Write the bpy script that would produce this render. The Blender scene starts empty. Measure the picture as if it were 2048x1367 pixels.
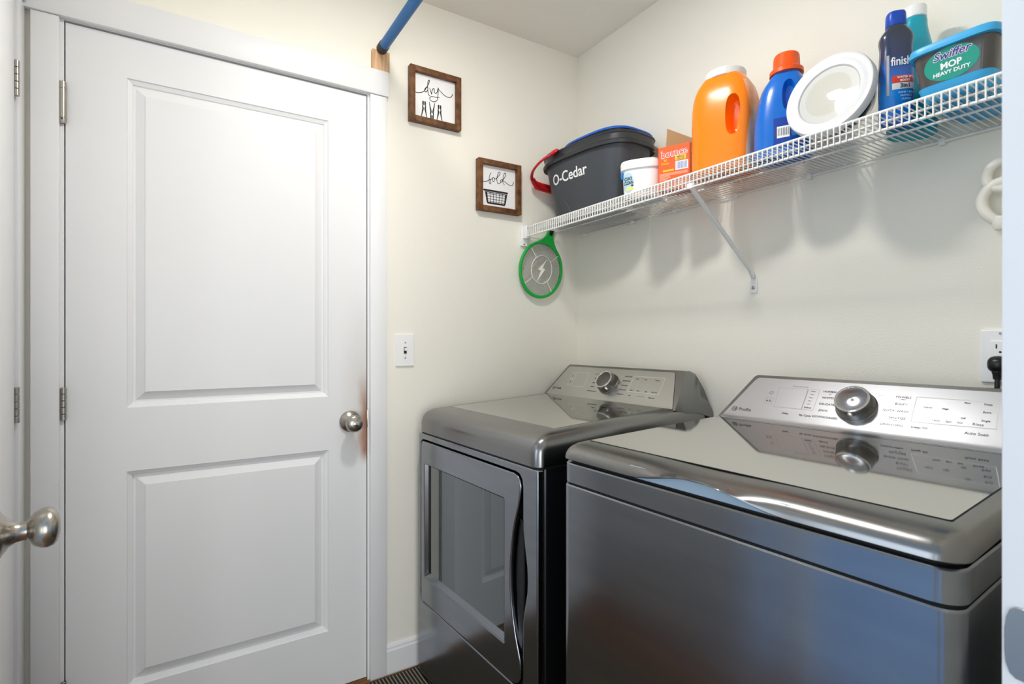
import bpy, bmesh, math, random
from math import sin, cos, pi, radians, sqrt, atan2, hypot
from mathutils import Vector, Matrix
random.seed(7)
S = bpy.context.scene
COL = S.collection

# ---------------------------------------------------------------- camera, world, exposure
cam = bpy.data.cameras.new('camera')
cam_ob = bpy.data.objects.new('camera', cam); COL.objects.link(cam_ob)
cam_ob.location = (-1.49936, -1.84451, 1.19193)
cam_ob.rotation_euler = (pi/2, 0, -radians(32.051))
cam.sensor_width = 36; cam.lens = 1060/2048*36; cam.shift_y = -4.5/2048
cam.clip_start = 0.02
cam.dof.use_dof = True; cam.dof.focus_distance = 1.75; cam.dof.aperture_fstop = 9.0
S.camera = cam_ob
S.view_settings.view_transform = 'Standard'; S.view_settings.look = 'None'
S.view_settings.gamma = 1.0; S.view_settings.use_curve_mapping = False
S.view_settings.exposure = 0.07
S.cycles.use_denoising = True
S.cycles.max_bounces = 12; S.cycles.diffuse_bounces = 6; S.cycles.transmission_bounces = 10
S.cycles.caustics_reflective = False; S.cycles.caustics_refractive = False
W = bpy.data.worlds.new('daylight'); S.world = W; W.use_nodes = True
W.node_tree.nodes['Background'].inputs[0].default_value = (0.58, 0.81, 1.10, 1)
W.node_tree.nodes['Background'].inputs[1].default_value = 0.58
LAMP_STRENGTH = 160.0
LAMP_COLOR = (1.0, 0.96, 0.905)
hw = bpy.data.lights.new('hall_fill_light', 'AREA'); hw.shape = 'RECTANGLE'; hw.size = 2.0; hw.size_y = 1.9  # added unseen fill behind the camera; no hall window is known
hw.energy = 64.0; hw.color = (1.0, .985, .96)
hwo = bpy.data.objects.new('hall_fill_light', hw); COL.objects.link(hwo)
hwo.location = (-2.05, -4.4, 0.85); hwo.rotation_euler = (radians(90), 0, radians(-14))
sw_ = bpy.data.lights.new('side_fill_light', 'AREA'); sw_.shape = 'RECTANGLE'; sw_.size = 3.0; sw_.size_y = 2.2  # made-up soft source out of view, lifts the right wall
sw_.energy = 52.0; sw_.color = (.86, .95, 1.04)
swo = bpy.data.objects.new('side_fill_light', sw_); COL.objects.link(swo)
swo.location = (-4.6, -1.35, 1.5); swo.rotation_euler = (radians(90), 0, radians(-90))
LAMP_POS = (-0.99, -0.88, 2.445)

# ---------------------------------------------------------------- materials
def srgb(r, g, b):
    f = lambda c: (c/255/12.92) if c/255 <= .04045 else ((c/255+.055)/1.055)**2.4
    return (f(r), f(g), f(b), 1)

def mat(name, col, rough=.5, metal=0, coat=0, bump=None, trans=0, ior=1.45, noise=None, aniso=0, spec=None, alpha=1):
    m = bpy.data.materials.new(name); m.use_nodes = True
    nt = m.node_tree; p = nt.nodes['Principled BSDF']
    p.inputs['Base Color'].default_value = col
    p.inputs['Roughness'].default_value = rough
    p.inputs['Metallic'].default_value = metal
    p.inputs['Coat Weight'].default_value = coat
    p.inputs['Coat Roughness'].default_value = .05
    p.inputs['Transmission Weight'].default_value = trans
    p.inputs['IOR'].default_value = ior
    p.inputs['Alpha'].default_value = alpha
    if spec is not None: p.inputs['Specular IOR Level'].default_value = spec
    tc = nt.nodes.new('ShaderNodeTexCoord')
    if bump:                                  # (scale, strength, distance[, stretch vector])
        n = nt.nodes.new('ShaderNodeTexNoise'); n.inputs['Scale'].default_value = bump[0]
        n.inputs['Detail'].default_value = 3
        if len(bump) > 3:
            mp = nt.nodes.new('ShaderNodeMapping'); mp.inputs['Scale'].default_value = bump[3]
            nt.links.new(tc.outputs['Object'], mp.inputs[0]); nt.links.new(mp.outputs[0], n.inputs['Vector'])
        else:
            nt.links.new(tc.outputs['Object'], n.inputs['Vector'])
        b = nt.nodes.new('ShaderNodeBump'); b.inputs['Strength'].default_value = bump[1]
        b.inputs['Distance'].default_value = bump[2]
        nt.links.new(n.outputs['Fac'], b.inputs['Height']); nt.links.new(b.outputs[0], p.inputs['Normal'])
    if noise:                                 # (scale, second colour, stretch vector, lo, hi)
        n = nt.nodes.new('ShaderNodeTexNoise'); n.inputs['Scale'].default_value = noise[0]
        n.inputs['Detail'].default_value = 5
        mp = nt.nodes.new('ShaderNodeMapping'); mp.inputs['Scale'].default_value = noise[2]
        nt.links.new(tc.outputs['Object'], mp.inputs[0]); nt.links.new(mp.outputs[0], n.inputs['Vector'])
        r = nt.nodes.new('ShaderNodeMapRange'); r.inputs[1].default_value = noise[3]; r.inputs[2].default_value = noise[4]
        nt.links.new(n.outputs['Fac'], r.inputs[0])
        mx = nt.nodes.new('ShaderNodeMix'); mx.data_type = 'RGBA'
        mx.inputs[6].default_value = col; mx.inputs[7].default_value = noise[1]
        nt.links.new(r.outputs[0], mx.inputs[0]); nt.links.new(mx.outputs[2], p.inputs['Base Color'])
    if aniso:
        p.inputs['Anisotropic'].default_value = aniso
        t = nt.nodes.new('ShaderNodeTangent'); t.direction_type = 'RADIAL'; t.axis = 'Z'
        nt.links.new(t.outputs[0], p.inputs['Tangent'])
    return m

def emis(name, col, s):
    m = bpy.data.materials.new(name); m.use_nodes = True
    nt = m.node_tree; p = nt.nodes['Principled BSDF']
    p.inputs['Emission Color'].default_value = (*col, 1); p.inputs['Emission Strength'].default_value = s
    p.inputs['Base Color'].default_value = (.9, .9, .9, 1)
    return m

M = {}
M['wall'] = mat('wall_paint', srgb(239, 236, 225), .75, bump=(230, .35, .0016))
M['ceiling'] = mat('ceiling_paint', srgb(240, 237, 226), .85, bump=(120, .3, .002))
M['trim'] = mat('trim_paint', srgb(231, 232, 233), .38, bump=(90, .06, .001))
M['door2'] = mat('door_paint_plain', srgb(231, 232, 233), .4, bump=(60, .05, .001, (6, 6, 1)))
M['nickel'] = mat('brushed_nickel', srgb(178, 172, 163), .27, 1, bump=(300, .04, .0005))
M['black_steel'] = mat('black_stainless', srgb(144, 149, 157), .19, 1, bump=(40, .012, .0006, (1, 40, 40)), noise=(3, srgb(152, 157, 164), (1, 8, 8), .4, .7))
M['black_side'] = mat('dark_cabinet_paint', srgb(70, 72, 76), .22, .9, bump=(400, .03, .0005))
M['cap_steel'] = mat('dark_glossy_steel', srgb(140, 140, 140), .25, 1)
M['lid_glass'] = mat('grey_lid_glass', srgb(204, 204, 201), .05, 1, bump=(420, .018, .0004))
M['silver'] = mat('brushed_silver', srgb(208, 210, 216), .30, 1, bump=(60, .05, .0004, (1, 30, 30)))
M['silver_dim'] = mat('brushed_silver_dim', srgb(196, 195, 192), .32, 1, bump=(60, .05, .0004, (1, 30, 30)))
M['chrome'] = mat('chrome', srgb(215, 215, 217), .08, 1)
M['brushed_disc'] = mat('spun_metal_disc', srgb(168, 171, 178), .24, 1, aniso=.85)
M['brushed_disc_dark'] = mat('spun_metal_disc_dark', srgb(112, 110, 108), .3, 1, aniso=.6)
M['knob_side'] = mat('knob_side_metal', srgb(120, 118, 115), .25, 1, bump=(200, .04, .0005))
M['black'] = mat('black_plastic', srgb(14, 15, 17), .35)
M['gap'] = mat('black_gasket', srgb(8, 9, 10), .7)
M['inner_lid'] = mat('pale_inner_lid', srgb(150, 170, 186), .35)
M['smoke_glass'] = mat('smoked_glass', srgb(96, 104, 109), .03, .82, coat=1)
M['print_dark'] = mat('dark_grey_print', srgb(92, 92, 96), .6)
M['print_pale'] = mat('pale_print', srgb(232, 232, 228), .6)
M['print_blue'] = mat('pale_blue_print', srgb(150, 182, 214), .6)
M['print_grey'] = mat('light_grey_print', srgb(168, 168, 170), .6)
M['wire'] = mat('white_coated_wire', srgb(236, 236, 234), .35)
M['white_plastic'] = mat('white_plastic', srgb(240, 240, 240), .32)
M['ivory'] = mat('ivory_plastic', srgb(238, 234, 222), .35)
M['paper'] = mat('white_board', srgb(240, 240, 240), .7)
M['ink'] = mat('black_ink', srgb(36, 36, 38), .7)
M['frame_wood'] = mat('stained_walnut', srgb(126, 82, 44), .55, bump=(30, .25, .002, (1, 1, 1)), noise=(26, srgb(66, 38, 20), (1.5, 1.5, 1.5), .35, .72))
M['block_wood'] = mat('raw_pine', srgb(222, 186, 148), .6, noise=(14, srgb(196, 150, 108), (9, 1, 1), .35, .7))
M['floor_wood'] = mat('oak_floor', srgb(150, 104, 68), .62, noise=(4, srgb(104, 70, 44), (1.5, 14, 1), .3, .7))
M['blue_bounce'] = mat('blue_bounce_floor', srgb(150, 172, 200), .95, bump=(300, .6, .003))  # invented floor colour, blue for the tint it throws on the washer
M['mat_dark'] = mat('mat_rubber', srgb(30, 31, 34), .8)
M['mat_tan'] = mat('mat_tan_rib', srgb(150, 136, 112), .9)
M['rod_blue'] = mat('blue_rod_enamel', srgb(8, 102, 168), .38)
M['rubber'] = mat('grey_rubber', srgb(58, 54, 52), .6)
M['bucket'] = mat('charcoal_bucket_plastic', srgb(62, 66, 72), .42, bump=(500, .05, .0004))
M['bucket_dark'] = mat('dark_bucket_rim', srgb(50, 52, 55), .35)
M['red'] = mat('red_plastic', srgb(206, 22, 34), .35)
M['blue_plastic'] = mat('blue_plastic', srgb(20, 92, 190), .35)
M['orange'] = mat('orange_glossy_plastic', srgb(250, 132, 4), .24, coat=.3)
M['orange_label'] = mat('orange_label', srgb(240, 150, 60), .4, noise=(9, srgb(238, 214, 190), (1, 1, 1), .4, .65))
M['cap_grey'] = mat('pale_grey_cap', srgb(222, 222, 222), .35)
M['box_orange'] = mat('orange_carton', srgb(240, 92, 22), .5)
M['box_yellow'] = mat('yellow_print', srgb(250, 196, 20), .5)
M['cardboard'] = mat('brown_cardboard', srgb(168, 132, 92), .8)
M['blue_bottle'] = mat('glossy_blue_bottle', srgb(0, 104, 202), .22, coat=.5)
M['navy_label'] = mat('navy_label', srgb(14, 62, 158), .3)
M['label_blue'] = mat('mid_blue_label', srgb(30, 120, 190), .35)
M['orange_cap'] = mat('orange_red_cap', srgb(244, 88, 20), .35)
M['clear'] = mat('clear_glass', (1, 1, 1, 1), .0, trans=1, ior=1.22)
M['frosted'] = mat('milky_plastic_lid', srgb(236, 238, 240), .35, trans=.25, ior=1.3)
M['teal_bottle'] = mat('teal_plastic', srgb(12, 166, 190), .3, coat=.3)
M['tub_dark'] = mat('dark_translucent_tub', srgb(70, 68, 66), .18, coat=.3)
M['tub_blue'] = mat('sky_blue_plastic', srgb(60, 170, 226), .35)
M['teal_label'] = mat('teal_green_label', srgb(0, 150, 130), .4)
M['white_print'] = mat('white_print', srgb(244, 244, 244), .5)
M['purple_print'] = mat('purple_print', srgb(60, 44, 140), .5)
M['green_print'] = mat('lime_print', srgb(170, 205, 90), .5)
M['red_print'] = mat('red_print', srgb(216, 58, 38), .45)
M['racket_green'] = mat('green_racket_plastic', srgb(10, 166, 62), .4)
M['mesh_metal'] = mat('racket_wire', srgb(176, 176, 172), .45, .3)
M['navy_cap'] = mat('royal_blue_cap', srgb(16, 72, 178), .35)
M['slot'] = mat('dark_slot', srgb(40, 38, 36), .6)
M['screw'] = mat('screw_metal', srgb(160, 160, 160), .35, .9)
M['barcode_blue'] = mat('barcode_blue', srgb(120, 150, 205), .6)
M['oxi_blue'] = mat('pale_aqua_print', srgb(176, 216, 236), .5)
M['oxi_yellow'] = mat('pale_yellow_print', srgb(232, 224, 120), .5)
M['lamp'] = emis('lamp_dome', LAMP_COLOR, LAMP_STRENGTH)

def door_material():                          # white paint with brown hand wear near the latch edge
    m = mat('door_paint_worn', srgb(231, 232, 233), .4, bump=(60, .05, .001, (6, 6, 1)))
    nt = m.node_tree; p = nt.nodes['Principled BSDF']; L = nt.links.new
    tc = nt.nodes.new('ShaderNodeTexCoord'); sx = nt.nodes.new('ShaderNodeSeparateXYZ'); L(tc.outputs['Object'], sx.inputs[0])
    def rng(src, a, b):
        r = nt.nodes.new('ShaderNodeMapRange'); r.interpolation_type = 'SMOOTHSTEP'
        r.inputs[1].default_value = a; r.inputs[2].default_value = b; L(src, r.inputs[0]); return r.outputs[0]
    def mth(op, a, b):
        q = nt.nodes.new('ShaderNodeMath'); q.operation = op
        for i, v in enumerate((a, b)):
            if isinstance(v, (int, float)): q.inputs[i].default_value = v
            else: L(v, q.inputs[i])
        return q.outputs[0]
    n = nt.nodes.new('ShaderNodeTexNoise'); n.inputs['Scale'].default_value = 22; n.inputs['Detail'].default_value = 6
    mp = nt.nodes.new('ShaderNodeMapping'); mp.inputs['Scale'].default_value = (1, 1, .45)
    L(tc.outputs['Object'], mp.inputs[0]); L(mp.outputs[0], n.inputs['Vector'])
    xn = mth('ADD', sx.outputs[0], mth('MULTIPLY', mth('SUBTRACT', n.outputs['Fac'], .5), .035))
    wide = mth('MULTIPLY', rng(xn, .775, .812), mth('MULTIPLY', rng(sx.outputs[2], .735, .80), rng(sx.outputs[2], 1.10, .90)))
    soft = mth('MULTIPLY', rng(xn, .70, .82), mth('MULTIPLY', rng(sx.outputs[2], .74, .86), rng(sx.outputs[2], 1.45, .95)))
    mx = nt.nodes.new('ShaderNodeMix'); mx.data_type = 'RGBA'
    mx.inputs[6].default_value = srgb(231, 232, 233); mx.inputs[7].default_value = srgb(196, 190, 180)
    L(mth('MULTIPLY', soft, .55), mx.inputs[0])
    mx2 = nt.nodes.new('ShaderNodeMix'); mx2.data_type = 'RGBA'; mx2.inputs[7].default_value = srgb(158, 104, 74)
    L(mx.outputs[2], mx2.inputs[6]); L(mth('MULTIPLY', wide, .95), mx2.inputs[0])
    L(mx2.outputs[2], p.inputs['Base Color'])
    return m
M['door1'] = door_material()

def clear_material():                         # thin clear glass
    m = bpy.data.materials.new('thin_clear_glass'); m.use_nodes = True
    nt = m.node_tree; nt.nodes.clear(); L = nt.links.new
    out = nt.nodes.new('ShaderNodeOutputMaterial'); mx = nt.nodes.new('ShaderNodeMixShader')
    tr = nt.nodes.new('ShaderNodeBsdfTransparent'); tr.inputs[0].default_value = (.985, .983, .968, 1)
    gl = nt.nodes.new('ShaderNodeBsdfGlossy'); gl.inputs['Roughness'].default_value = .02
    fr = nt.nodes.new('ShaderNodeFresnel'); fr.inputs['IOR'].default_value = 1.2
    L(fr.outputs[0], mx.inputs[0]); L(tr.outputs[0], mx.inputs[1]); L(gl.outputs[0], mx.inputs[2]); L(mx.outputs[0], out.inputs[0])
    return m
M['clear'] = clear_material()

def finish_material():                        # printed shrink sleeve: navy top fading to bright blue
    m = mat('printed_sleeve', srgb(20, 110, 200), .25, coat=.4)
    nt = m.node_tree; p = nt.nodes['Principled BSDF']; L = nt.links.new
    tc = nt.nodes.new('ShaderNodeTexCoord'); sx = nt.nodes.new('ShaderNodeSeparateXYZ'); L(tc.outputs['Object'], sx.inputs[0])
    r = nt.nodes.new('ShaderNodeMapRange'); r.inputs[1].default_value = 0; r.inputs[2].default_value = .2; L(sx.outputs[2], r.inputs[0])
    cr = nt.nodes.new('ShaderNodeValToRGB'); L(r.outputs[0], cr.inputs[0])
    e = cr.color_ramp.elements
    e[0].position = 0; e[0].color = srgb(0, 84, 186); e[1].position = 1; e[1].color = srgb(48, 54, 66)
    for ps, c in ((.3, srgb(10, 130, 214)), (.48, srgb(18, 96, 186)), (.66, srgb(34, 52, 92))):
        q = e.new(ps); q.color = c
    L(cr.outputs[0], p.inputs['Base Color'])
    return m
M['sleeve'] = finish_material()

# ---------------------------------------------------------------- object helpers
def link(name, me, material, parent=None, kind=None, label=None, mtx=None, smooth=None):
    o = bpy.data.objects.new(name, me); COL.objects.link(o)
    if material is not None:
        me.materials.clear(); me.materials.append(material)
    if parent is not None: o.parent = parent
    if mtx is not None: o.matrix_local = mtx
    if kind: o['kind'] = kind
    if label: o['label'] = label
    if smooth: shade(me, smooth)
    return o

def shade(me, ang=35):
    for p in me.polygons: p.use_smooth = True
    bm = bmesh.new(); bm.from_mesh(me)
    for e in bm.edges:
        if len(e.link_faces) == 2 and e.calc_face_angle(0) > radians(ang): e.smooth = False
    bm.to_mesh(me); bm.free()

def from_data(name, v, f, material, parent=None, smooth=35, **k):
    me = bpy.data.meshes.new(name); me.from_pydata([tuple(x) for x in v], [], f); me.update()
    bm = bmesh.new(); bm.from_mesh(me); bmesh.ops.recalc_face_normals(bm, faces=bm.faces); bm.to_mesh(me); bm.free()
    return link(name, me, material, parent, smooth=smooth, **k)

def from_bm(name, bm, material, parent=None, smooth=35, **k):
    me = bpy.data.meshes.new(name)
    bmesh.ops.recalc_face_normals(bm, faces=bm.faces)
    bm.to_mesh(me); bm.free()
    return link(name, me, material, parent, smooth=smooth, **k)

def thing(name, label, cat, loc=(0, 0, 0), rz=0, group=None, rx=0, ry=0):
    o = bpy.data.objects.new(name, None); COL.objects.link(o)
    o.empty_display_size = .05
    o.location = loc; o.rotation_euler = (rx, ry, rz)
    o['label'] = label; o['category'] = cat
    if group: o['group'] = group
    return o

def bbox(bm, x0, x1, y0, y1, z0, z1, bev=0, seg=2):
    r = bmesh.ops.create_cube(bm, size=1)
    vs = r['verts']
    for v in vs:
        v.co = Vector(((x0+x1)/2 + v.co.x*(x1-x0), (y0+y1)/2 + v.co.y*(y1-y0), (z0+z1)/2 + v.co.z*(z1-z0)))
    if bev:
        es = list({e for v in vs for e in v.link_edges})
        bmesh.ops.bevel(bm, geom=es, offset=bev, segments=seg, profile=.5, affect='EDGES')

def box(name, b, material, parent=None, bev=0, seg=2, **k):
    bm = bmesh.new(); bbox(bm, *b, bev=bev, seg=seg)
    return from_bm(name, bm, material, parent, **k)

def loft(name, loops, material, parent=None, cap0=True, cap1=True, smooth=35, **k):
    n = len(loops[0]); v = [p for l in loops for p in l]; f = []
    for i in range(len(loops)-1):
        for j in range(n):
            a, b = i*n+j, i*n+(j+1) % n
            f.append((a, b, b+n, a+n))
    if cap0: f.append(tuple(range(n-1, -1, -1)))
    if cap1: f.append(tuple((len(loops)-1)*n+j for j in range(n)))
    return from_data(name, v, f, material, parent, smooth, **k)

def sup(hx, hy, n=2.0, N=48, cx=0, cy=0, z=0):
    out = []
    for i in range(N):
        t = 2*pi*i/N; c, s = cos(t), sin(t)
        out.append((cx+hx*math.copysign(abs(c)**(2/n), c), cy+hy*math.copysign(abs(s)**(2/n), s), z))
    return out

def rrect(x0, x1, y0, y1, r, z=0, seg=6, nx=1, ny=1):
    pts = []
    r = max(r, .0005)
    cs = [(x1-r, y0+r, -90), (x1-r, y1-r, 0), (x0+r, y1-r, 90), (x0+r, y0+r, 180)]
    for i, (cx, cy, a0) in enumerate(cs):
        arc = [(cx+r*cos(radians(a0+90*j/seg)), cy+r*sin(radians(a0+90*j/seg))) for j in range(seg+1)]
        pts += arc
        q = cs[(i+1) % 4]; nxt = (q[0]+r*cos(radians(q[2])), q[1]+r*sin(radians(q[2])))
        m = nx if i in (1, 3) else ny
        for t in range(1, m):
            pts.append((arc[-1][0]+(nxt[0]-arc[-1][0])*t/m, arc[-1][1]+(nxt[1]-arc[-1][1])*t/m))
    return [(x, y, z) for x, y in pts]

def lathe(name, prof, material, parent=None, N=40, mtx=None, smooth=35, **k):
    v, f = [], []
    for r, z in prof:
        for i in range(N): v.append((max(r, 1e-5)*cos(2*pi*i/N), max(r, 1e-5)*sin(2*pi*i/N), z))
    for i in range(len(prof)-1):
        for j in range(N):
            a, b = i*N+j, i*N+(j+1) % N
            f.append((a, b, b+N, a+N))
    f.append(tuple(range(N-1, -1, -1))); f.append(tuple((len(prof)-1)*N+j for j in range(N)))
    return from_data(name, v, f, material, parent, smooth, mtx=mtx, **k)

def tube_geo(pts, r, seg=8, closed=False, flat=1.0, rs=None):
    pts = [Vector(p) for p in pts]; n = len(pts); v, f = [], []
    up = None
    for i, p in enumerate(pts):
        a = pts[(i-1) % n] if (i or closed) else p; b = pts[(i+1) % n] if (i < n-1 or closed) else p
        t = (b-a).normalized()
        if up is None:
            up = t.orthogonal().normalized()
        up = (up - t*up.dot(t)).normalized(); sd = t.cross(up)
        rr = rs[i] if rs else r
        for j in range(seg):
            q = 2*pi*j/seg
            v.append(p + up*rr*cos(q) + sd*rr*flat*sin(q))
    m = n if closed else n-1
    for i in range(m):
        for j in range(seg):
            a, b = i*seg+j, i*seg+(j+1) % seg; c = ((i+1) % n)*seg
            f.append((a, b, c+(j+1) % seg, c+j))
    if not closed:
        f.append(tuple(range(seg-1, -1, -1))); f.append(tuple((n-1)*seg+j for j in range(seg)))
    return v, f

def tube(name, pts, r, material, parent=None, seg=8, closed=False, flat=1.0, rs=None, **k):
    v, f = tube_geo(pts, r, seg, closed, flat, rs)
    return from_data(name, v, f, material, parent, 60, **k)

def catmull(pts, m=6, closed=False):
    pts = [Vector(p) for p in pts]; n = len(pts); out = []
    for i in range(n if closed else n-1):
        g = lambda k: pts[k % n] if closed else pts[min(max(k, 0), n-1)]
        p0, p1, p2, p3 = g(i-1), g(i), g(i+1), g(i+2)
        for j in range(m):
            t = j/m
            out.append(.5*((2*p1)+(p2-p0)*t+(2*p0-5*p1+4*p2-p3)*t*t+(3*p1-p0-3*p2+p3)*t**3))
    if not closed: out.append(pts[-1])
    return out

def curve_mesh(outlines, extrude=.001, bevel=0, res=3):
    cu = bpy.data.curves.new('c', 'CURVE'); cu.dimensions = '2D'; cu.fill_mode = 'BOTH'
    cu.offset = -bevel; cu.extrude = extrude; cu.bevel_depth = bevel; cu.bevel_resolution = res
    for o in outlines:
        s = cu.splines.new('POLY'); s.points.add(len(o)-1); s.use_cyclic_u = True
        for i, p in enumerate(o): s.points[i].co = (p[0], p[1], 0, 1)
    ob = bpy.data.objects.new('c', cu)
    me = bpy.data.meshes.new_from_object(ob)
    bpy.data.objects.remove(ob); bpy.data.curves.remove(cu)
    return me

FRONT = Matrix(((1, 0, 0, 0), (0, 0, -1, 0), (0, 1, 0, 0), (0, 0, 0, 1)))    # drawing plane facing -y

def shape(name, outlines, th, material, parent, mtx=None, bevel=0, smooth=40, **k):
    me = curve_mesh(outlines, max(th/2-bevel, .0), bevel)
    o = link(name, me, material, parent, mtx=mtx, smooth=smooth, **k)
    for p in me.polygons:
        if abs(p.normal.z) > .999: p.use_smooth = False
    return o

def text_me(s, size, bold=0, align='CENTER', shear=0, th=.0004, space=1.0, sx=1.0):
    cu = bpy.data.curves.new('t', 'FONT'); cu.body = s; cu.size = size; cu.align_x = align; cu.align_y = 'CENTER'
    cu.offset = bold*size; cu.shear = shear; cu.extrude = th/2; cu.resolution_u = 4; cu.space_character = space
    ob = bpy.data.objects.new('t', cu); me = bpy.data.meshes.new_from_object(ob)
    bpy.data.objects.remove(ob); bpy.data.curves.remove(cu)
    if sx != 1:
        for v in me.vertices: v.co.x *= sx
    return me

def text(name, s, size, material, parent, mtx, fn=None, **k):
    me = text_me(s, size, **k)
    if fn:
        for v in me.vertices: v.co = Vector(fn(v.co.x, v.co.y, v.co.z))
        return link(name, me, material, parent)
    return link(name, me, material, parent, mtx=mtx)

def poly_strokes(name, strokes, r, material, parent, mtx):
    vv, ff = [], []
    for s in strokes:
        v, f = tube_geo([(x, y, 0) for x, y in s], r, 6, flat=1)
        o = len(vv); vv += [Vector((p.x, p.y, p.z*.25)) for p in v]; ff += [tuple(i+o for i in q) for q in f]
    return from_data(name, vv, ff, material, parent, 60, mtx=mtx)

def rr2(x0, x1, y0, y1, r, seg=5): return [(a, b) for a, b, c in rrect(x0, x1, y0, y1, r, 0, seg)]
def T(x, y, z=0): return Matrix.Translation((x, y, z))
def struct(o, kind='structure'): o['kind'] = kind; return o

# ---------------------------------------------------------------- room shell
XL, YF, H = -1.857, -1.690, 2.445
struct(box('floor', (XL-.1, .3, YF-3.2, .3, -.06, 0), M['floor_wood']))
struct(box('floor', (XL-3.6, XL-.1005, YF-3.2, .3, -.06, 0), M['blue_bounce']))  # added unseen floor that gives the washer front its bluish reflections
struct(box('ceiling', (XL-.1, .1, YF-.12, .1, H, H+.08), M['ceiling']))
struct(box('wall_right', (0, .1, YF-.12, .1, 0, H), M['wall']))
def wall_with_hole(name, outer, hole, th, mtx, material):
    return struct(shape(name, [outer, hole] if hole else [outer], th, material, None, mtx=mtx, smooth=None))
D1 = (-1.7606, -.946)                         # leaf edges of the far door
DTOP = 2.047
bm = bmesh.new()
bbox(bm, XL-.1, D1[0]-.012, 0, .1, 0, H); bbox(bm, D1[1]+.012, 0, 0, .1, 0, H); bbox(bm, D1[0]-.012, D1[1]+.012, 0, .1, DTOP+.012, H)
struct(from_bm('wall_back', bm, M['wall'], smooth=None))
L0, L1 = -.066, -.905                         # doorway in the left wall
bm = bmesh.new()
bbox(bm, XL-.1, XL, L0, 0, 0, H); bbox(bm, XL-.1, XL, -.99, L1, 0, H); bbox(bm, XL-.1, XL, L1, L0, 2.06, H)  # wall cut short out of view so bluish fill light gets in
struct(from_bm('wall_left', bm, M['wall'], smooth=None))
JX = -.9285                                   # right jamb of the doorway the photo is taken through
bm = bmesh.new()
bbox(bm, XL-.1, -1.79, YF-.12, YF, 0, H); bbox(bm, JX+.018, .1, YF-.12, YF, 0, H); bbox(bm, -1.79, JX+.018, YF-.12, YF, 2.06, H)
struct(from_bm('wall_front', bm, M['wall'], smooth=None))
struct(box('wall_light_block', (XL-1.3, XL-1.2, -4.9, -2.6, 0, H), M['wall']))  # unseen wall added to block outside light from the near jamb
# trims round the far door
struct(box('trim_1', (-.9367, -.8776, -.016, 0, 0, 2.0505), M['trim'], bev=.002))
struct(box('trim_2', (-1.8295, -1.7717, -.016, 0, 0, 2.0505), M['trim'], bev=.002))
struct(box('trim_3', (-1.8448, -.8723, -.022, 0, 2.0515, 2.1386), M['trim'], bev=.002))
bm = bmesh.new()
bbox(bm, D1[0]-.012, D1[0]-.003, -.001, .099, 0, DTOP+.003); bbox(bm, D1[1]+.003, D1[1]+.012, -.001, .099, 0, DTOP+.003)
bbox(bm, D1[0]-.012, D1[1]+.012, -.001, .099, DTOP+.003, DTOP+.012)
bbox(bm, D1[0]-.003, D1[0]+.01, .040, .055, 0, DTOP+.003); bbox(bm, D1[1]-.01, D1[1]+.003, .040, .055, 0, DTOP+.003)
bbox(bm, D1[0], D1[1], .040, .055, DTOP-.01, DTOP+.003)
jamb1 = struct(from_bm('trim_4', bm, M['trim'], smooth=None))
st = box('strike_plate', (D1[1]+.0005, D1[1]+.0035, -.004, .03, .888, .950), M['nickel'], jamb1, bev=.001)
struct(box('trim_5', (D1[0], D1[1], .0, .10, 0, .009), M['floor_wood']))      # threshold
# left doorway trims
struct(box('trim_6', (XL, XL+.016, -.067, -.008, 0, 2.06), M['trim'], bev=.003))
struct(box('trim_7', (XL, XL+.016, -.962, -.903, 0, 2.06), M['trim'], bev=.003))
struct(box('trim_8', (XL, XL+.022, -.985, -.0235, 2.061, 2.15), M['trim'], bev=.002))
bm = bmesh.new(); bbox(bm, XL-.10, XL-.0005, L0-.012, L0-.0005, 0, 2.048); bbox(bm, XL-.10, XL-.0005, L1+.0005, L1+.012, 0, 2.048); bbox(bm, XL-.10, XL-.0005, L1+.0005, L0-.0005, 2.048, 2.0595)
struct(from_bm('trim_9', bm, M['trim'], smooth=None))
# jamb and casing of the near doorway
jamb2 = struct(box('trim_10', (JX, JX+.017, YF-.121, YF+.001, 0, 2.06), M['trim'], bev=.0015))
struct(box('trim_11', (JX-.012, JX-.0005, YF-.085, YF-.045, 0, 2.05), M['trim'], bev=.003))
# strike plate with rounded lip on the near jamb
o = shape('strike_plate', [[(-.03, .918), (-.008, .9195), (-.0045, .9225), (-.002, .930), (-.0012, .940), (-.0012, .957), (-.0022, .967), (-.0045, .974), (-.008, .977), (-.03, .977)]], .0016, M['nickel'], jamb2,
          mtx=Matrix(((0, 0, -1, JX-.0009), (1, 0, 0, YF), (0, 1, 0, 0), (0, 0, 0, 1))) , bevel=.0004)
# baseboards
def baseboard(name, x0, x1, y0, y1, axis):
    prof = [(0, 0), (.0135, 0), (.0135, .082), (.010, .088), (.010, .094), (.006, .101), (0, .103)]
    if axis == 'x': v = [[(x, y1-d, z) for d, z in prof] for x in (x0, x1)]
    else: v = [[(x1-d, y, z) for d, z in prof] for y in (y0, y1)]
    return struct(loft(name, v, M['trim'], smooth=None))
baseboard('baseboard_back', -.8774, 0, -.0135, 0, 'x')
baseboard('baseboard_right', -.0135, 0, YF, -.0137, 'y')

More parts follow.
